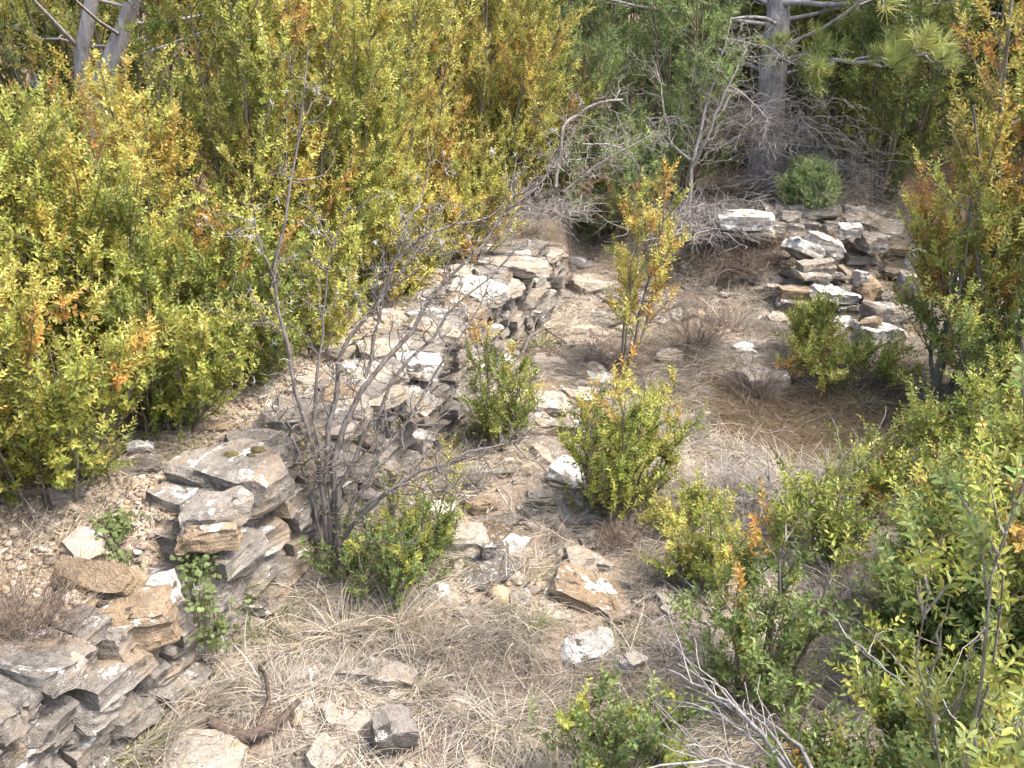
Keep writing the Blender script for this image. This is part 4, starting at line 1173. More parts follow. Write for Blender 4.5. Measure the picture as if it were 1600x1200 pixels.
def twig_system(paths, radii, seed, ntw, tw_len, sub, sub_len, r_tw, K=14, wig=.10, up=.25, bias=(0, 0, 0), start=.2, ns=5, ang=1.0):
    """main stems given as point lists; random crooked twigs on them and shorter ones on those. Returns list of tube parts and twig ends"""
    rng = np.random.default_rng(seed)
    P = np.stack([resample(p, K) for p in paths])
    seg = np.linalg.norm(P[:, 1] - P[:, 0], axis=1)
    P[:, 1:-1] += rng.normal(0, 1, P[:, 1:-1].shape) * (seg * wig)[:, None, None]
    u = np.linspace(0, 1, K)
    R = np.stack([r0 + (r1 - r0) * u for r0, r1 in radii])
    main = tubes(P, R, ns)
    lens = np.linalg.norm(np.diff(P, axis=1), axis=2).sum(1)
    def shoots(P, n, ln, r0, wgt, st, KK, wiggle):
        N, K0, _ = P.shape
        i = rng.choice(N, n, p=wgt / wgt.sum())
        t = st + (1 - st) * rng.uniform(0, 1, n)
        f = np.clip(t, 0, .999) * (K0 - 1); a = f.astype(int); fr = (f - a)[:, None]
        p0 = P[i, a] * (1 - fr) + P[i, a + 1] * fr
        ax = unit(P[i, a + 1] - P[i, a])
        d = unit(ax * .55 + ang * unit(np.cross(ax, rng.normal(size=(n, 3)))) + np.array([0, 0, up]) + np.array(bias))
        L = ln * rng.uniform(.4, 1.2, n) * (1.15 - .5 * t)
        uu = np.linspace(0, 1, KK)[None, :, None]
        Q = p0[:, None] + d[:, None] * L[:, None, None] * uu
        w = np.cumsum(rng.normal(0, 1, (n, KK, 3)), axis=1) * (L / KK * wiggle)[:, None, None]
        w -= w[:, :1]
        Q = Q + w
        return Q, r0 * rng.uniform(.7, 1.2, (n, 1)) * (1 - .6 * uu[..., 0])
    Q, RQ = shoots(P, ntw, tw_len, r_tw, lens, start, 7, .55)
    Q2, RQ2 = shoots(Q, ntw * sub, sub_len, r_tw * .6, np.ones(len(Q)), .1, 4, .5)
    return main, [tubes(Q, RQ, 4), tubes(Q2, RQ2, 3)], Q, Q2, rng

def woody(name, label, cat, paths, radii, seed, mat, base=None, group=None, **kw):
    base = np.array(paths[0][0] if base is None else base, float)
    root = thing(name, label, cat, base, group)
    main, tw, Q, Q2, rng = twig_system([np.array(p) - base for p in paths], radii, seed, **kw)
    link("stems", make_mesh("stems", *main, M[mat], None, True), root)
    v, f = merge(tw)
    link("twigs", make_mesh("twigs", v, f, M[mat], None, True), root)
    return root, Q, Q2, rng

TB = (512, 893, 2.56)
TH = [
    A(TB, (500, 760, 2.58), (472, 660, 2.60), (447, 545, 2.62), (430, 440, 2.62), (452, 310, 2.66), (472, 170, 2.70), (482, 70, 2.74)),
    A((514, 890, 2.55), (486, 771, 2.58), (472, 720, 2.58), (440, 660, 2.56), (422, 632, 2.55)),
    A((516, 890, 2.56), (512, 687, 2.62), (524, 580, 2.66), (532, 544, 2.68), (579, 495, 2.72), (590, 470, 2.74), (626, 429, 2.78), (659, 376, 2.82), (672, 320, 2.85)),
    A((518, 892, 2.56), (522, 760, 2.60), (535, 687, 2.63), (571, 588, 2.70), (626, 539, 2.75), (659, 486, 2.78), (697, 437, 2.82), (736, 396, 2.86), (790, 330, 2.9), (845, 290, 2.95), (872, 248, 3.0)),
    A((520, 893, 2.55), (528, 770, 2.58), (565, 687, 2.63), (604, 607, 2.70), (648, 544, 2.75), (689, 503, 2.80), (717, 464, 2.83), (766, 429, 2.88), (800, 395, 2.9)),
    A((522, 893, 2.53), (555, 770, 2.56), (615, 690, 2.62), (667, 607, 2.68), (697, 552, 2.72), (741, 492, 2.76), (765, 440, 2.8)),
    A((571, 588, 2.70), (582, 552, 2.72), (598, 456, 2.76), (609, 423, 2.78), (629, 368, 2.80), (650, 320, 2.84), (672, 260, 2.88), (664, 216, 2.9)),
    A((590, 470, 2.74), (622, 400, 2.82), (655, 370, 2.86), (700, 352, 2.9), (748, 346, 2.94), (800, 312, 2.98), (862, 267, 3.02), (880, 240, 3.05)),
    A((518, 893, 2.50), (560, 800, 2.46), (640, 745, 2.46), (720, 708, 2.50), (800, 690, 2.54), (872, 668, 2.58)),
    A((560, 800, 2.46), (600, 770, 2.44), (680, 735, 2.46), (740, 712, 2.48)),
    A((500, 760, 2.58), (490, 640, 2.62), (505, 500, 2.66), (520, 400, 2.70), (545, 320, 2.74)),
    A((430, 440, 2.62), (400, 370, 2.60), (395, 320, 2.60)),
]
TR = [(.010, .002), (.006, .002), (.012, .0025), (.012, .0025), (.010, .0022), (.008, .0018), (.006, .0015), (.006, .0015), (.009, .0016), (.005, .0015), (.007, .0015), (.004, .0012)]
th, Q, Q2, rng = woody("thorn_bush", "bare dark thorn bush with lichen twigs growing against the wall", "thorn bush", TH, TR, 81, 'thorn_bark', ntw=240, tw_len=.19, sub=5, sub_len=.06, r_tw=.0024, wig=.07, up=.12, start=.22)
ends = np.concatenate([Q2[:, -1], Q2[:, 2]])
sel = rng.choice(len(ends), 520)
pp = ends[sel]
cc = np.array([(.52, .30, .07), (.50, .40, .09), (.30, .30, .06)])[rng.integers(0, 3, len(sel))]
lv = (leaf_shape(.013, .006)[None] @ np.eye(3))
dd = unit(rng.normal(size=(len(sel), 3))); aa = unit(np.cross(dd, rng.normal(size=(len(sel), 3)))); bb = np.cross(dd, aa)
W = lv[..., 0:1] * aa[:, None] + lv[..., 1:2] * dd[:, None] + lv[..., 2:3] * bb[:, None] + pp[:, None]
link("leaves", make_mesh("leaves", W.reshape(-1, 3), (LEAF_F[None] + (np.arange(len(sel)) * 6)[:, None, None]).reshape(-1, 4), M['leaf'], np.repeat(cc, 6, 0)), th)
# grey lichen tufts on its outer twigs
sel = rng.choice(len(Q2), 260); qs = Q2[sel, 3]
far_up = qs[:, 2] > .55
qs = qs[far_up]
n_ = len(qs)
Lq = qs[:, None, None, :] + np.linspace(0, 1, 3)[None, None, :, None] * (unit(rng.normal(size=(n_, 5, 1, 3))) * .016)
lv_, lf_ = tubes(Lq.reshape(-1, 3, 3), np.full((n_ * 5, 3), .0011) * np.array([1, .9, .4]), 3)
link("lichen", make_mesh("lichen", lv_, lf_, tint_mat("grey_lichen"), np.full((len(lv_), 3), (.46, .46, .43))), th)

def B(px, py, y): return at_y(px, py, y)
dead = [
    ("bleached dead sapling forking in front of the junipers", [A((1074, 345, 5.9), (1080, 270, 5.9), (1088, 220, 5.95), (1105, 160, 6.0), (1122, 105, 6.05), (1140, 40, 6.1)), A((1080, 262, 5.9), (1100, 230, 5.85), (1120, 170, 5.85), (1150, 110, 5.9), (1168, 75, 5.95)), A((1078, 250, 5.9), (1052, 228, 5.95), (1040, 190, 6.0), (1030, 120, 6.05), (1018, 85, 6.1))], [(.017, .005), (.012, .004), (.010, .003)], 60, .35),
    ("grey dead branch arching off the far hedge end", [A((868, 292, 5.3), (880, 200, 5.35), (900, 178, 5.4), (925, 164, 5.4), (955, 156, 5.4), (973, 156, 5.4)), A((880, 200, 5.35), (872, 240, 5.35), (850, 280, 5.3), (810, 310, 5.25))], [(.012, .006), (.010, .004)], 45, .28),
    ("long thin dead branch reaching right below the arched one", [A((880, 300, 5.5), (930, 260, 5.5), (960, 240, 5.5), (1000, 222, 5.5), (1025, 204, 5.5)), A((910, 225, 5.5), (950, 225, 5.5), (990, 240, 5.5))], [(.010, .003), (.006, .003)], 50, .26),
    ("dark dead stem standing behind the orange sapling", [A((998, 330, 6.2), (994, 230, 6.2), (985, 190, 6.2), (978, 140, 6.2), (982, 130, 6.2)), A((980, 170, 6.2), (955, 145, 6.2), (940, 110, 6.2), (928, 90, 6.2)), A((985, 188, 6.2), (1020, 186, 6.1), (1055, 180, 6.0), (1072, 195, 6.0), (1084, 225, 6.0))], [(.02, .006), (.010, .003), (.008, .004)], 40, .24),
    ("white broken branch hanging down into dead grass", [A((1105, 330, 5.7), (1118, 370, 5.6), (1130, 410, 5.5), (1134, 450, 5.4)), A((1118, 345, 5.7), (1122, 390, 5.55), (1140, 430, 5.45), (1155, 455, 5.4)), A((1072, 340, 5.8), (1095, 365, 5.65), (1120, 390, 5.55), (1136, 420, 5.5))], [(.008, .002), (.008, .002), (.010, .003)], 40, .22),
    ("slanting grey branch leaning across the pine trunk", [A((1130, 130, 6.2), (1160, 145, 6.1), (1190, 175, 6.0), (1205, 192, 5.95)), A((1125, 60, 6.4), (1160, 65, 6.3), (1200, 75, 6.2), (1240, 100, 6.1)), A((1160, 145, 6.1), (1130, 140, 6.15), (1100, 150, 6.2))], [(.010, .003), (.009, .003), (.006, .003)], 60, .35),
]
for k, (lab, paths, rad, ntw, tl) in enumerate(dead):
    woody("dead_branch", lab, "dead branch", paths, rad, 900 + k, 'dead_bark', ntw=ntw, tw_len=tl, sub=4, sub_len=.12, r_tw=.0022, K=12, wig=.06, up=-.05, start=.1)

# tangles of dead twigs
def tangle(name, label, centre, spread, n, ln, seed, mat, r0, up=.3, cat="brushwood", group=None, sub=3, subl=.12, arch=.0, out=(0, 0, 0)):
    rng = np.random.default_rng(seed)
    c = np.array([centre[0], centre[1], gz(centre[0], centre[1])]) if len(centre) == 2 else np.array(centre, float)
    root = thing(name, label, cat, c, group)
    b = rng.normal(0, .35, (n, 3)) * np.array(spread); b[:, 2] = np.abs(b[:, 2]) * .5
    az = rng.uniform(0, 6.28, n)
    d = unit(np.stack([np.cos(az), np.sin(az), np.abs(rng.normal(up, .35, n))], -1) + np.array(out))
    L = ln * rng.uniform(.5, 1.2, n)
    u = np.linspace(0, 1, 8)[None, :, None]
    P = b[:, None] + d[:, None] * L[:, None, None] * u - np.array([0, 0, arch]) * L[:, None, None] * u ** 2
    w = np.cumsum(rng.normal(0, 1, (n, 8, 3)), 1) * (L / 8 * .35)[:, None, None]; P = P + w - w[:, :1]
    P[..., 2] = np.maximum(P[..., 2], .01)
    parts = [tubes(P, r0 * rng.uniform(.6, 1.3, (n, 1)) * (1 - .6 * u[..., 0]), 4)]
    m = n * sub
    i = np.repeat(np.arange(n), sub); a = rng.integers(1, 6, m)
    d2 = unit(unit(P[i, a + 1] - P[i, a]) * .6 + rng.normal(0, .6, (m, 3)) + np.array([0, 0, up * .4]))
    u2 = np.linspace(0, 1, 4)[None, :, None]
    L2 = subl * rng.uniform(.4, 1.2, m)
    Q = P[i, a][:, None] + d2[:, None] * L2[:, None, None] * u2 + rng.normal(0, .06, (m, 4, 3)) * L2[:, None, None] * u2
    parts.append(tubes(Q, r0 * .5 * (1 - .5 * u2[..., 0]) * np.ones((m, 1)), 3))
    v, f = merge(parts)
    link("twigs", make_mesh("twigs", v, f, M[mat], None, True), root)
    return root

tangle("brushwood", "large heap of fine grey dead twigs at the pine trunk's foot", at_y(1275, 285, 6.35), (.40, .3, .7), 190, .52, 21, 'dead_bark', .0024, .25, sub=6, subl=.2, arch=.35)
tangle("brushwood", "grey tangle of dead twigs around the pine trunk at head height", at_y(1195, 225, 6.2), (.42, .25, .8), 130, .46, 22, 'dead_bark', .0024, .25, sub=6, subl=.2, arch=.5)
tangle("brushwood", "brown dead brush draped over the slope left of the rubble heap", at_y(1145, 410, 5.55), (.35, .25, .15), 170, .36, 23, 'brown_twig', .0022, .35, sub=6, subl=.14, arch=.6)
tangle("brushwood", "bleached dead twigs piled below the forked dead sapling", at_y(1085, 350, 5.75), (.32, .25, .18), 150, .50, 24, 'dead_bark', .0034, .25, sub=5, subl=.18, arch=.75)
tangle("brushwood", "dead twigs on the far wall end under the hedge", at_y(850, 340, 5.3), (.25, .2, .15), 90, .34, 25, 'dead_bark', .0022, .2, sub=5, subl=.13, arch=.4)
tangle("brushwood", "brown fallen twigs lying in front of the far wall face", (.42, 4.35), (.28, .22, .04), 120, .28, 26, 'brown_twig', .0019, .22, sub=4, subl=.10, arch=.3)
tangle("brushwood", "grey twigs under the lower right bushes", gp(1440, 830), (.2, .2, .12), 70, .24, 27, 'dead_bark', .0016, .6, sub=5, subl=.10)
SHR = "leafless heathy shrubs"
for k, (q, n, L, mt, lab) in enumerate([
    ((1085, 545), 46, .36, 'brown_twig', "brown leafless shrub fanning out below the dead branches"),
    ((1185, 625), 60, .20, 'brown_twig', "greyish leafless shrub in front of the round tan boulder"),
    ((1072, 690), 70, .15, 'dead_bark', "small grey round leafless shrub beside the lone boxwood"),
    ((20, 1005), 130, .20, 'brown_twig', "brown heath shrub on the near end of the wall"),
    ((735, 765), 80, .13, 'dead_bark', "low grey leafless cushion below the columnar boxwood"),
    ((960, 860), 60, .14, 'brown_twig', "low brown leafless cushion beneath the lone boxwood"),
    ((1130, 395), 50, .25, 'brown_twig', "brown leafless shrub under the white broken branch"),
    ((1165, 800), 110, .22, 'dead_bark', "grey leafless shrub with dense fine stalks between lone boxwood and canes"),
    ((1215, 860), 90, .18, 'dead_bark', "grey leafless shrub just below the pale canes"),
    ((1150, 440), 150, .26, 'brown_twig', "tan leafless shrub filling the slope left of the long blocks"),
    ((1190, 400), 130, .24, 'brown_twig', "tan leafless shrub under the white top slab of the heap"),
    ((1330, 400), 90, .20, 'brown_twig', "tan leafless shrub growing between stones of the heap"),
    ((1330, 960), 60, .20, 'dead_bark', "thin grey leafless stalks between the lower right bushes"),
]):
    p = on_ground(*q) if k != 3 else at_z(20, 1005, .34)
    tangle("heath_shrub", lab, p, (.06, .06, .01) if k not in (3,) else (.16, .12, .01), n, L, 50 + k, mt, .0015, .9 if k not in (3, 4) else .7, cat="shrub", group=SHR, sub=9, subl=L * .33, out=(.4 if k == 0 else 0, 0, .2))

# long bare canes
def canes(name, label, base, tips, seed, mat='dead_bark', r0=.004, sag=.12):
    rng = np.random.default_rng(seed)
    base = np.array(base, float)
    root = thing(name, label, "dead stems", base)
    Ps = []
    for t in tips:
        e = np.array(t, float) - base
        u = np.linspace(0, 1, 12)[:, None]
        q = rng.normal(0, .025, 3) * np.array([1, 1, .2]) * (1 - u) + e * u + np.array([0, 0, sag]) * np.linalg.norm(e) * (4 * u * (1 - u)) * rng.uniform(.2, 1)
        w = np.cumsum(rng.normal(0, .006, (12, 3)), 0)
        Ps.append(q + w - w[:1])
    P = np.array(Ps)
    R = r0 * rng.uniform(.6, 1.2, (len(P), 1)) * (1 - .6 * np.linspace(0, 1, 12))[None]
    m = len(P) * 4
    i = np.repeat(np.arange(len(P)), 4); a = rng.integers(3, 10, m)
    d2 = unit(unit(P[i, a + 1] - P[i, a]) + rng.normal(0, .45, (m, 3)))
    u2 = np.linspace(0, 1, 5)[None, :, None]
    Q = P[i, a][:, None] + d2[:, None] * rng.uniform(.05, .2, (m, 1, 1)) * u2 + rng.normal(0, .006, (m, 5, 3)) * u2
    v, f = merge([tubes(P, R, 5), tubes(Q, r0 * .45 * (1 - .5 * u2[..., 0]) * np.ones((m, 1)), 3)])
    link("canes", make_mesh("canes", v, f, M[mat], None, True), root)

canes("dead_canes", "bundle of bleached bare canes slanting out of the bottom edge", at_y(1265, 1240, 1.45), A((1050, 1050, 1.75), (1062, 1058, 1.8), (1090, 1040, 1.85), (1030, 1075, 1.7), (1052, 1128, 1.5), (1010, 1178, 1.4), (1120, 1095, 1.7), (1165, 1100, 1.8), (1075, 1150, 1.45)), 61, r0=.0048)
canes("dead_canes", "sparse pale canes crossing above the lower right bushes", on_ground(1262, 830), A((1180, 700, 2.75), (1100, 712, 2.8), (1330, 690, 2.7), (1395, 668, 2.8), (1230, 690, 2.9), (1290, 720, 2.6), (1345, 775, 2.5)), 62, r0=.0035)
canes("dead_canes", "single thin cane rising beside the brown hollow", on_ground(1168, 760), A((1174, 650, 3.25), (1150, 700, 3.2)), 63, r0=.003, sag=.03)
canes("dead_canes", "arching thin cane among leaves at the right edge", at_y(1480, 1120, 1.5), A((1290, 960, 1.75), (1480, 958, 1.4), (1380, 1060, 1.6), (1530, 940, 1.3)), 64, r0=.0028)
canes("dead_canes", "twiggy cane in front of the cream stone", on_ground(1110, 1075), A((1060, 960, 2.4), (1000, 930, 2.5)), 65, r0=.0025, sag=.05)

# curved log with a stub, stick, bark
def log(name, label, pts, radii, seed, mat='log', side=None, ns=12, cat="log"):
    base = np.array(pts[0], float)
    P = resample(np.array(pts) - base, 20)
    u = np.linspace(0, 1, 20)
    R = np.interp(u, np.linspace(0, 1, len(radii)), radii)
    V, F = tubes(P[None], R[None], ns)
    cen = np.repeat(P, ns, 0)
    V = cen + (V - cen) * (1 + .55 * (fbm(V * np.array([60, 60, 60]) + seed, seed, 3) - .5) + .35 * (fbm(V * 190 + seed, seed, 2) - .5))[:, None]
    caps = [np.arange(ns)[::-1][None], (19 * ns + np.arange(ns))[None]]
    for q_ in P[::2] + base: ROCKS.append((q_[0], q_[1], .05, .05))
    root = thing(name, label, cat, base)
    link("trunk", make_mesh("trunk", V, [F] + caps, M[mat], None, True, .8), root)
    if side:
        Q = resample(np.array(side) - base, 14)
        r2 = np.interp(np.linspace(0, 1, 14), [0, 1], [radii[1] * .38, radii[-1] * .5])
        V, F = tubes(Q[None], r2[None], 8)
        cen = np.repeat(Q, 8, 0)
        V = cen + (V - cen) * (1 + .4 * (fbm(V * 60 + seed, seed, 2) - .5))[:, None]
        link("side_branch", make_mesh("side_branch", V, [F, np.arange(8)[::-1][None], (13 * 8 + np.arange(8))[None]], M[mat], None, True, .8), root)
    return root

def lift(p, dz):
    q = np.array(p); q[2] += dz; return q
log("curved_log", "curved dark rotten branch lying in the grass by the wall foot", [lift(on_ground(330, 1140), .03), lift(on_ground(352, 1160), .025), lift(on_ground(385, 1168), .028), lift(on_ground(430, 1152), .035), lift(on_ground(472, 1128), .07)], [.013, .017, .016, .012, .006], 5,
    side=[lift(on_ground(402, 1158), .03), lift(on_ground(424, 1118), .05), lift(on_ground(418, 1080), .06), lift(on_ground(404, 1066), .05), lift(on_ground(440, 1052), .06), lift(on_ground(466, 1036), .05)])
log("rusty_branch", "short rust coloured piece of wood beside the golden slab", [lift(on_ground(950, 978), .02), lift(on_ground(985, 970), .025), lift(on_ground(1030, 966), .02)], [.018, .016, .007], 6, 'brown_twig')
log("pale_branch", "short whitish stick lying before the spreading boxwood", [lift(on_ground(1230, 586), .02), lift(on_ground(1252, 574), .03), lift(on_ground(1276, 562), .05)], [.010, .010, .006], 7, 'dead_bark')
log("dark_branch", "blackish crooked branch at the foot of the far wall face", [lift(on_ground(812, 565), .01), lift(on_ground(826, 545), .06), lift(on_ground(850, 533), .07), lift(on_ground(885, 545), .03)], [.008, .009, .007, .004], 8, 'thorn_bark', side=[lift(on_ground(826, 545), .05), lift(on_ground(840, 522), .10), lift(on_ground(860, 518), .08)])

# ------------------------------------------------------------------ grass
def grass_mesh(name, P, D, L, Wd, flat, col, rng, segs=4):
    n = len(P)
    u = np.linspace(0, 1, segs + 1)
    az = D
    h = np.stack([np.cos(az), np.sin(az), np.zeros(n)], -1)
    side = np.stack([-np.sin(az), np.cos(az), np.zeros(n)], -1)
    el0 = flat + rng.normal(0, .18, n)
    cur = rng.uniform(.5, 1.5, n)
    ang = np.clip(el0[:, None] - cur[:, None] * u[None, :-1] * 1.1, -.5, 1.55)
    seg = L[:, None] / segs
    dx = np.cumsum(np.concatenate([np.zeros((n, 1)), np.cos(ang) * seg], 1), 1)
    dz = np.cumsum(np.concatenate([np.zeros((n, 1)), np.sin(ang) * seg], 1), 1)
    sw = rng.normal(0, .18, n)[:, None] * (u[None] ** 2) * L[:, None]
    ctr = P[:, None] + h[:, None] * dx[..., None] + side[:, None] * sw[..., None]
    ctr[..., 2] += dz
    g = gz_arr(ctr[..., 0], ctr[..., 1])
    ctr[..., 2] = np.maximum(ctr[..., 2], g + .004 + rng.uniform(0, .022, (n, 1)))
    w = Wd[:, None] * (1 - .75 * u[None] ** 1.5) / 2
    tw = rng.uniform(-.9, .9, n)
    sv = side * np.cos(tw)[:, None] + np.array([0, 0, 1.]) * np.sin(tw)[:, None]
    V = np.stack([ctr - sv[:, None] * w[..., None], ctr + sv[:, None] * w[..., None]], 2)
    i = np.arange(n * (segs + 1) * 2).reshape(n, segs + 1, 2)
    F = np.stack([i[:, :-1, 0], i[:, :-1, 1], i[:, 1:, 1], i[:, 1:, 0]], -1).reshape(-1, 4)
    cv = np.repeat(col, (segs + 1) * 2, 0)
    return make_mesh(name, V.reshape(-1, 3), F, M['straw'], cv)

STRAW = np.array([(.53, .465, .365), (.43, .38, .315), (.63, .57, .465), (.36, .32, .275), (.50, .40, .27), (.26, .19, .13), (.21, .21, .08)])
rng = np.random.default_rng(12)
def rock_mask(x, y):
    ok = np.ones(len(x), bool)
    for cx, cy, a, b in ROCKS:
        ok &= ((x - cx) / (a * .95 + .01)) ** 2 + ((y - cy) / (b * .95 + .01)) ** 2 > 1
    return ok

def scatter_grass(name, label, ntuft, per, xr, yr, Lr, pal_w, flat, mask, seed, wd=(.0010, .0026), dens_scale=1.6, comb=1.5):
    rng = np.random.default_rng(seed)
    tx = rng.uniform(*xr, ntuft * 4); ty = rng.uniform(*yr, ntuft * 4)
    d = fbm(np.stack([tx * dens_scale, ty * dens_scale, 0 * tx], -1), seed, 3)
    k = mask(tx, ty) & (rng.uniform(.2, .62, len(tx)) < d)
    # even out by distance: more of the tufts near, where they show
    k &= rng.uniform(0, 1, len(tx)) < np.clip(2.6 / np.maximum(ty, 1.2), .35, 1)
    tx, ty = tx[k][:ntuft], ty[k][:ntuft]
    n = len(tx) * per
    i = np.repeat(np.arange(len(tx)), per)
    rr = np.abs(rng.normal(0, .045, n)); a = rng.uniform(0, 6.28, n)
    x = tx[i] + rr * np.cos(a); y = ty[i] + rr * np.sin(a)
    flow = fbm(np.stack([tx * 1.3, ty * 1.3, 0 * tx + 5], -1), seed + 3, 2) * 14
    az = np.where(rng.uniform(0, 1, n) < .55, flow[i] + rng.normal(0, .8, n), a + rng.normal(0, comb, n))
    L = rng.uniform(*Lr, n) * rng.uniform(.7, 1.2, len(tx))[i]
    ok = rock_mask(x, y)
    x, y, az, L, i = x[ok], y[ok], az[ok], L[ok], i[ok]
    P = np.stack([x, y, gz_arr(x, y) - .004], -1)
    w = np.array(pal_w, float); w /= w.sum()
    tuftc = STRAW[rng.choice(len(STRAW), len(tx), p=w)]
    c = .46 * tuftc[i] + .46 * STRAW[rng.choice(len(STRAW), len(x), p=w)]
    c = c * np.exp(rng.normal(0, .30, (len(x), 1)))
    pv = fbm(np.stack([tx * 2.7, ty * 2.7, 0 * tx + 9], -1), seed + 8, 2)
    c = c * np.exp((pv[i] - .5) * 1.5)[:, None]
    if name == "brown_grass": c = c * np.array((.62, .57, .50))
    fl = np.full(len(x), flat) + rng.normal(0, .25, len(tx))[i]
    o = link(name, grass_mesh(name, P, az, L, rng.uniform(*wd, len(x)), fl, c, rng))
    return tag(o, label, "grass", kind="stuff")

def hollow_d(x, y): return np.exp(-((x - 1.38) ** 2 / 0.42 + (y - 3.72) ** 2 / 0.20))
strip_d = lambda x, y: np.exp(-((x - np.interp(y, [2.4, 3.0, 3.6, 4.3, 5.2], [.25, .05, .12, .38, .75])) ** 2) / .08) * smooth(2.0, 2.6, y)
slope = lambda x, y: (strip_d(x, y) * .6 < fbm(np.stack([x * 7, y * 7, 0 * x], -1), 5, 2)) & (x > wall_x(y) + .04) & (hollow_d(x, y) < .42) & (x < .80 * y + .6)
scatter_grass("dry_grass", "matted greyish straw covering the slope below the wall", 2000, 95, (-1.1, 2.9), (1.25, 5.6), (.07, .20), (5, 6, 4, 6, 2.5, 1.6, 2.4), .42, slope, 31)
scatter_grass("brown_grass", "brown dead grass and leaf litter of the hollow", 420, 75, (.7, 2.1), (3.1, 4.5), (.05, .15), (0, .6, 0, .6, 2, 10, 3), .35, lambda x, y: hollow_d(x, y) > .25, 32)
scatter_grass("wall_grass", "thin dry grass and needles on the wall top", 300, 34, (-1.9, .5), (1.5, 5.4), (.04, .12), (4, 3, 3, 2, 4, 3, 1.5), .5, lambda x, y: (x < wall_x(y) - .02) & (x > wall_x(y) - .75), 33)
scatter_grass("bank_grass", "dry grass on the bank between wall end and rubble heap", 620, 60, (.1, 2.6), (5.0, 6.6), (.08, .24), (5, 5, 3, 4, 4, 3, 1), .6, lambda x, y: (x > wall_x(y) + .22), 34, wd=(.0018, .0035))

# fallen twigs and stalks lying flat
n = 5200
x = rng.uniform(-1.0, 2.6, n); y = rng.uniform(1.3, 5.5, n)
k = (x > wall_x(y) + .03)
x, y = x[k], y[k]; n = len(x)
az = rng.uniform(0, 6.28, n); L = rng.uniform(.03, .16, n)
u = np.linspace(-.5, .5, 4)
P = np.stack([x[:, None] + np.cos(az)[:, None] * L[:, None] * u, y[:, None] + np.sin(az)[:, None] * L[:, None] * u, np.zeros((n, 4))], -1)
P[..., :2] += rng.normal(0, .004, (n, 4, 2))
P[..., 2] = gz_arr(P[..., 0], P[..., 1]) + .012 + rng.uniform(0, .03, (n, 1)) + rng.uniform(-.2, .2, (n, 1)) * L[:, None] * u
V, F = tubes(P, np.full((n, 4), .0011) * rng.uniform(.6, 1.6, (n, 1)), 3)
cl = np.array([(.42, .37, .32), (.30, .24, .18), (.19, .135, .10), (.50, .46, .41)])[rng.integers(0, 4, n)]
tag(link("twig_litter", make_mesh("twig_litter", V, F, M['straw'], np.repeat(cl, 12, 0))), "thin fallen twigs lying in the dry grass", "litter", kind="stuff")
n = 9000
x = rng.uniform(-1.6, 2.8, n); y = rng.uniform(1.3, 6.0, n)
hd = hollow_d(x, y)
k = (rng.uniform(0, 1, n) < .30 + hd + .5 * smooth(.7, 1.3, wall_x(y) * -1 + 0 * x - 9))
x, y = x[k], y[k]; n = len(x)
sh = leaf_shape(.017, .009)
R = unit(rng.normal(size=(n, 3)) * np.array([1, 1, .35])); N2 = unit(np.cross(R, rng.normal(size=(n, 3)) * .25 + np.array([0, 0, 0.]) + np.cross(R, [0, 0, 1.]))); Tn = np.cross(N2, R)
W = sh[None, :, 0:1] * Tn[:, None] + sh[None, :, 1:2] * R[:, None] + sh[None, :, 2:3] * N2[:, None]
W = W * rng.uniform(.7, 1.3, (n, 1, 1)) + np.stack([x, y, gz_arr(x, y) + .012], -1)[:, None]
cl = np.array([(.40, .21, .07), (.30, .17, .08), (.50, .42, .30), (.22, .12, .06)])[rng.integers(0, 4, n)]
tag(link("leaf_litter", make_mesh("leaf_litter", W.reshape(-1, 3), (LEAF_F[None] + (np.arange(n) * 6)[:, None, None]).reshape(-1, 4), M['straw'], np.repeat(cl, 6, 0))), "fallen brown boxwood leaves scattered on soil", "litter", kind="stuff")

# green tufts and herbs: things one can point to
def tuft(label, loc, n, L, seed, cols, flat=.9, name="grass_tuft", group=None):
    rng = np.random.default_rng(seed)
    z = gz(*loc[:2]) if len(loc) == 2 else loc[2]
    a = rng.uniform(0, 6.28, n); rr = np.abs(rng.normal(0, .03, n))
    P = np.stack([loc[0] + rr * np.cos(a), loc[1] + rr * np.sin(a), np.full(n, z)], -1)
    c = np.array(cols)[rng.integers(0, len(cols), n)] * np.exp(rng.normal(0, .15, (n, 1)))
    me = grass_mesh(name, P, a + rng.normal(0, .6, n), rng.uniform(.5, 1.1, n) * L, rng.uniform(.0016, .0034, n), np.full(n, flat), c, rng, 5)
    return tag(link(name, me), label, "grass tuft", group)
GRN = [(.16, .19, .05), (.12, .15, .045), (.30, .28, .12), (.46, .40, .26)]
DRY = [(.48, .40, .30), (.40, .33, .25), (.26, .24, .11), (.55, .48, .38)]
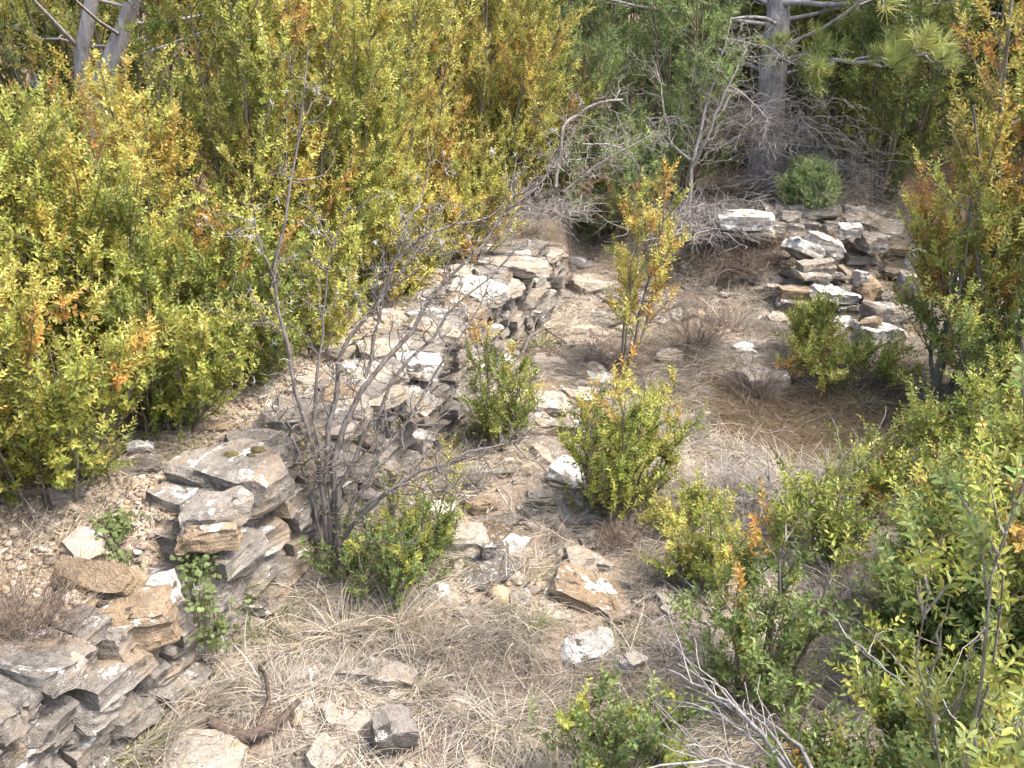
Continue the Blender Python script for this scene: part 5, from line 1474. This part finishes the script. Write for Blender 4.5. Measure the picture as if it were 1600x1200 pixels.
TU = [((355, 945), 260, .15, GRN, "green grass tuft hanging below the herb on the wall gap"), ((330, 1085), 300, .14, DRY, "straw tuft at the wall foot under the creeping herb"),
      ((225, 1178), 260, .11, GRN, "big green tuft at the wall foot by the bottom edge"), ((420, 985), 260, .14, GRN, "green and straw tuft at the wall base right of the creeping herb"),
      ((290, 1118), 120, .07, DRY, "pale straw tuft between wall foot and curved log"), ((700, 880), 200, .13, GRN, "green tuft leaning beside the square pale block"),
      ((830, 985), 160, .09, GRN, "short green tuft in the open below the golden slab"), ((965, 1010), 140, .10, GRN, "green tuft behind the white topped slab"),
      ((650, 1080), 180, .10, DRY, "yellowish tuft beside the humped grey stone"), ((840, 545), 160, .16, GRN, "long green tuft at the far wall foot"),
      ((1000, 540), 140, .14, DRY, "pale tuft right of the slender sapling"), ((540, 1000), 280, .17, DRY, "large straw tuft below the dark green boxwood"),
      ((620, 985), 260, .17, DRY, "large brownish tuft in the lower middle"), ((1060, 860), 240, .16, DRY, "dense dead tuft beside the low boxwood column"), ((1350, 640), 160, .14, GRN, "olive tuft at the edge of the hollow")]
for k, (q, n, L, cols, lab) in enumerate(TU):
    p = on_ground(*q)
    tuft(lab, (p[0], p[1], p[2] - .005), n, L, 130 + k, cols, group="grass tufts")
tuft("dry tuft growing on the wall top behind the humped stone", at_z(165, 742, .37), 90, .08, 160, DRY, group="grass tufts")
tuft("small green tuft beside the moss on the capstone", at_z(305, 712, .38), 80, .06, 161, GRN, group="grass tufts")
tuft("dry grass fringe hanging over the wall lip behind thorn stems", at_z(650, 560, .38), 160, .12, 162, DRY, group="grass tufts")
tuft("pair of straw stalks standing on the wall by the hedge", at_z(405, 620, .38), 22, .17, 163, DRY, 1.25, group="grass tufts")

def herb(label, pts, n, seed, size=.014, spread=.035, height=.03):
    """low herb: lobed leaves on short stalks"""
    rng = np.random.default_rng(seed)
    c0 = np.array(pts[0], float)
    root = thing("creeping_herb", label, "herb", c0)
    q = np.array(pts) - c0
    i = rng.integers(0, len(q), n)
    P = q[i] + rng.normal(0, 1, (n, 3)) * np.array([spread, spread, 0.006])
    P[:, 2] += rng.uniform(.2, 1, n) * height
    lobes = []
    for a in (-1.15, -.55, 0, .55, 1.15):
        s = leaf_shape(1.0 - .18 * abs(a), .52)
        ca, sa = math.cos(a), math.sin(a)
        lobes.append(s @ np.array([(ca, sa, 0), (-sa, ca, 0), (0, 0, 1)]))
    T = np.concatenate(lobes); TF = np.concatenate([LEAF_F + 6 * k for k in range(5)])
    nrm = unit(rng.normal(0, .45, (n, 3)) + np.array([.1, -.35, 1])); a = unit(np.cross(nrm, rng.normal(size=(n, 3)))); b = np.cross(nrm, a)
    W = (T[None, :, 0:1] * a[:, None] + T[None, :, 1:2] * b[:, None] + T[None, :, 2:3] * nrm[:, None]) * (size * rng.uniform(.6, 1.2, n))[:, None, None] + P[:, None]
    cl = np.array([(.13, .185, .06), (.17, .23, .085), (.10, .14, .045)])[rng.integers(0, 3, n)] * np.exp(rng.normal(0, .15, (n, 1)))
    lv = W.reshape(-1, 3); lf = (TF[None] + (np.arange(n) * len(T))[:, None, None]).reshape(-1, 4)
    v, f = tubes(np.stack([P - np.array([0, 0, .03]), P - np.array([0, 0, .012]), P], 1), np.full((n, 3), .0007), 3)
    cols = np.concatenate([np.repeat(cl, len(T), 0), np.full((len(v), 3), (.16, .15, .06))])
    link("leaves", make_mesh("leaves", np.concatenate([lv, v]), np.concatenate([lf, f + len(lv)]), M['herb'], cols), root)

herb("green lobed herb beside the thin pale triangular slab", [at_z(172, 826, .385), at_z(186, 838, .385), at_z(192, 822, .385)], 150, 71, .012, .022, .035)
herb("small green herb above the tilted plank stone", [at_z(196, 880, .385), at_z(180, 872, .38)], 45, 72, .011, .02, .02)
def on_wall(px, py):
    d = ray(px, py); o_ = np.array([0, 0, H_CAM]); t = .8
    while t < 8:
        p = o_ + d * t
        if p[2] <= gz(p[0], p[1]) + .01: break
        if p[2] < float(ztop(p[1])) + .04 and p[0] < wall_x(p[1]) + .05 - .12 * max(p[2], 0): break
        t += .006
    return o_ + d * t

herb("green creeping herb trailing down through the gap in the wall", [on_wall(*q) for q in ((312, 885), (300, 905), (322, 920), (310, 950), (330, 960), (322, 990), (338, 1010), (345, 985), (298, 870))], 300, 73, .012, .026, .03)
herb("low herb at the wall foot below the columnar boxwood", [lift(on_ground(*q), .02) for q in ((735, 690), (722, 700), (748, 682))], 90, 74, .012, .03, .04)

def on_stone(px, py, seed, z):
    V, Fc, mw = STONES[seed]
    t = BVHTree.FromPolygons([mw @ Vector(v) for v in V], Fc.tolist())
    hit = t.ray_cast(Vector((0, 0, H_CAM)), Vector(ray(px, py)).normalized())[0]
    return at_z(px, py, z) if hit is None else np.array(hit)

def moss(label, p, r, seed, col):
    bm = bmesh.new()
    bmesh.ops.create_icosphere(bm, subdivisions=4, radius=1.0)
    V = np.array([v.co for v in bm.verts]); F = np.array([[v.index for v in f.verts] for f in bm.faces]); bm.free()
    V = V * (1 + .5 * (fbm(V * 2.2 + seed, seed, 2) - .5) + .35 * (fbm(V * 11 + seed, seed, 2) - .5))[:, None] * np.array([r, r * .8, r * .5])
    o = link("moss_cushion", make_mesh("moss_cushion", V, F, M['dead_needle'], np.tile(col, (len(V), 1)) * (.5 + fbm(V * 300, seed, 2))[:, None], True), None, p)
    tag(o, label, "moss")
moss("dark moss cushion in the middle of the large capstone's top", on_stone(362, 712, 18, .46), .022, 1, (.10, .085, .02))
moss("blackish moss cushion at the back of the large capstone", on_stone(402, 704, 18, .46), .022, 2, (.075, .06, .02))
moss("small dark moss lump touching the blackish cushion", on_stone(392, 712, 18, .46), .014, 3, (.05, .035, .015))
moss("dark lichen pillow on the brown notched block", on_stone(160, 945, 12, .36), .014, 4, (.03, .02, .018))
moss("round greenish black moss lump on the big spotted boulder", on_stone(70, 1040, 11, .33), .018, 5, (.05, .06, .045))

# everything without a kind that stands in the open is a thing
for ob in SC.objects:
    if ob.parent is None and ob.type in {'MESH', 'EMPTY'} and "kind" not in ob:
        ob["kind"] = "thing"
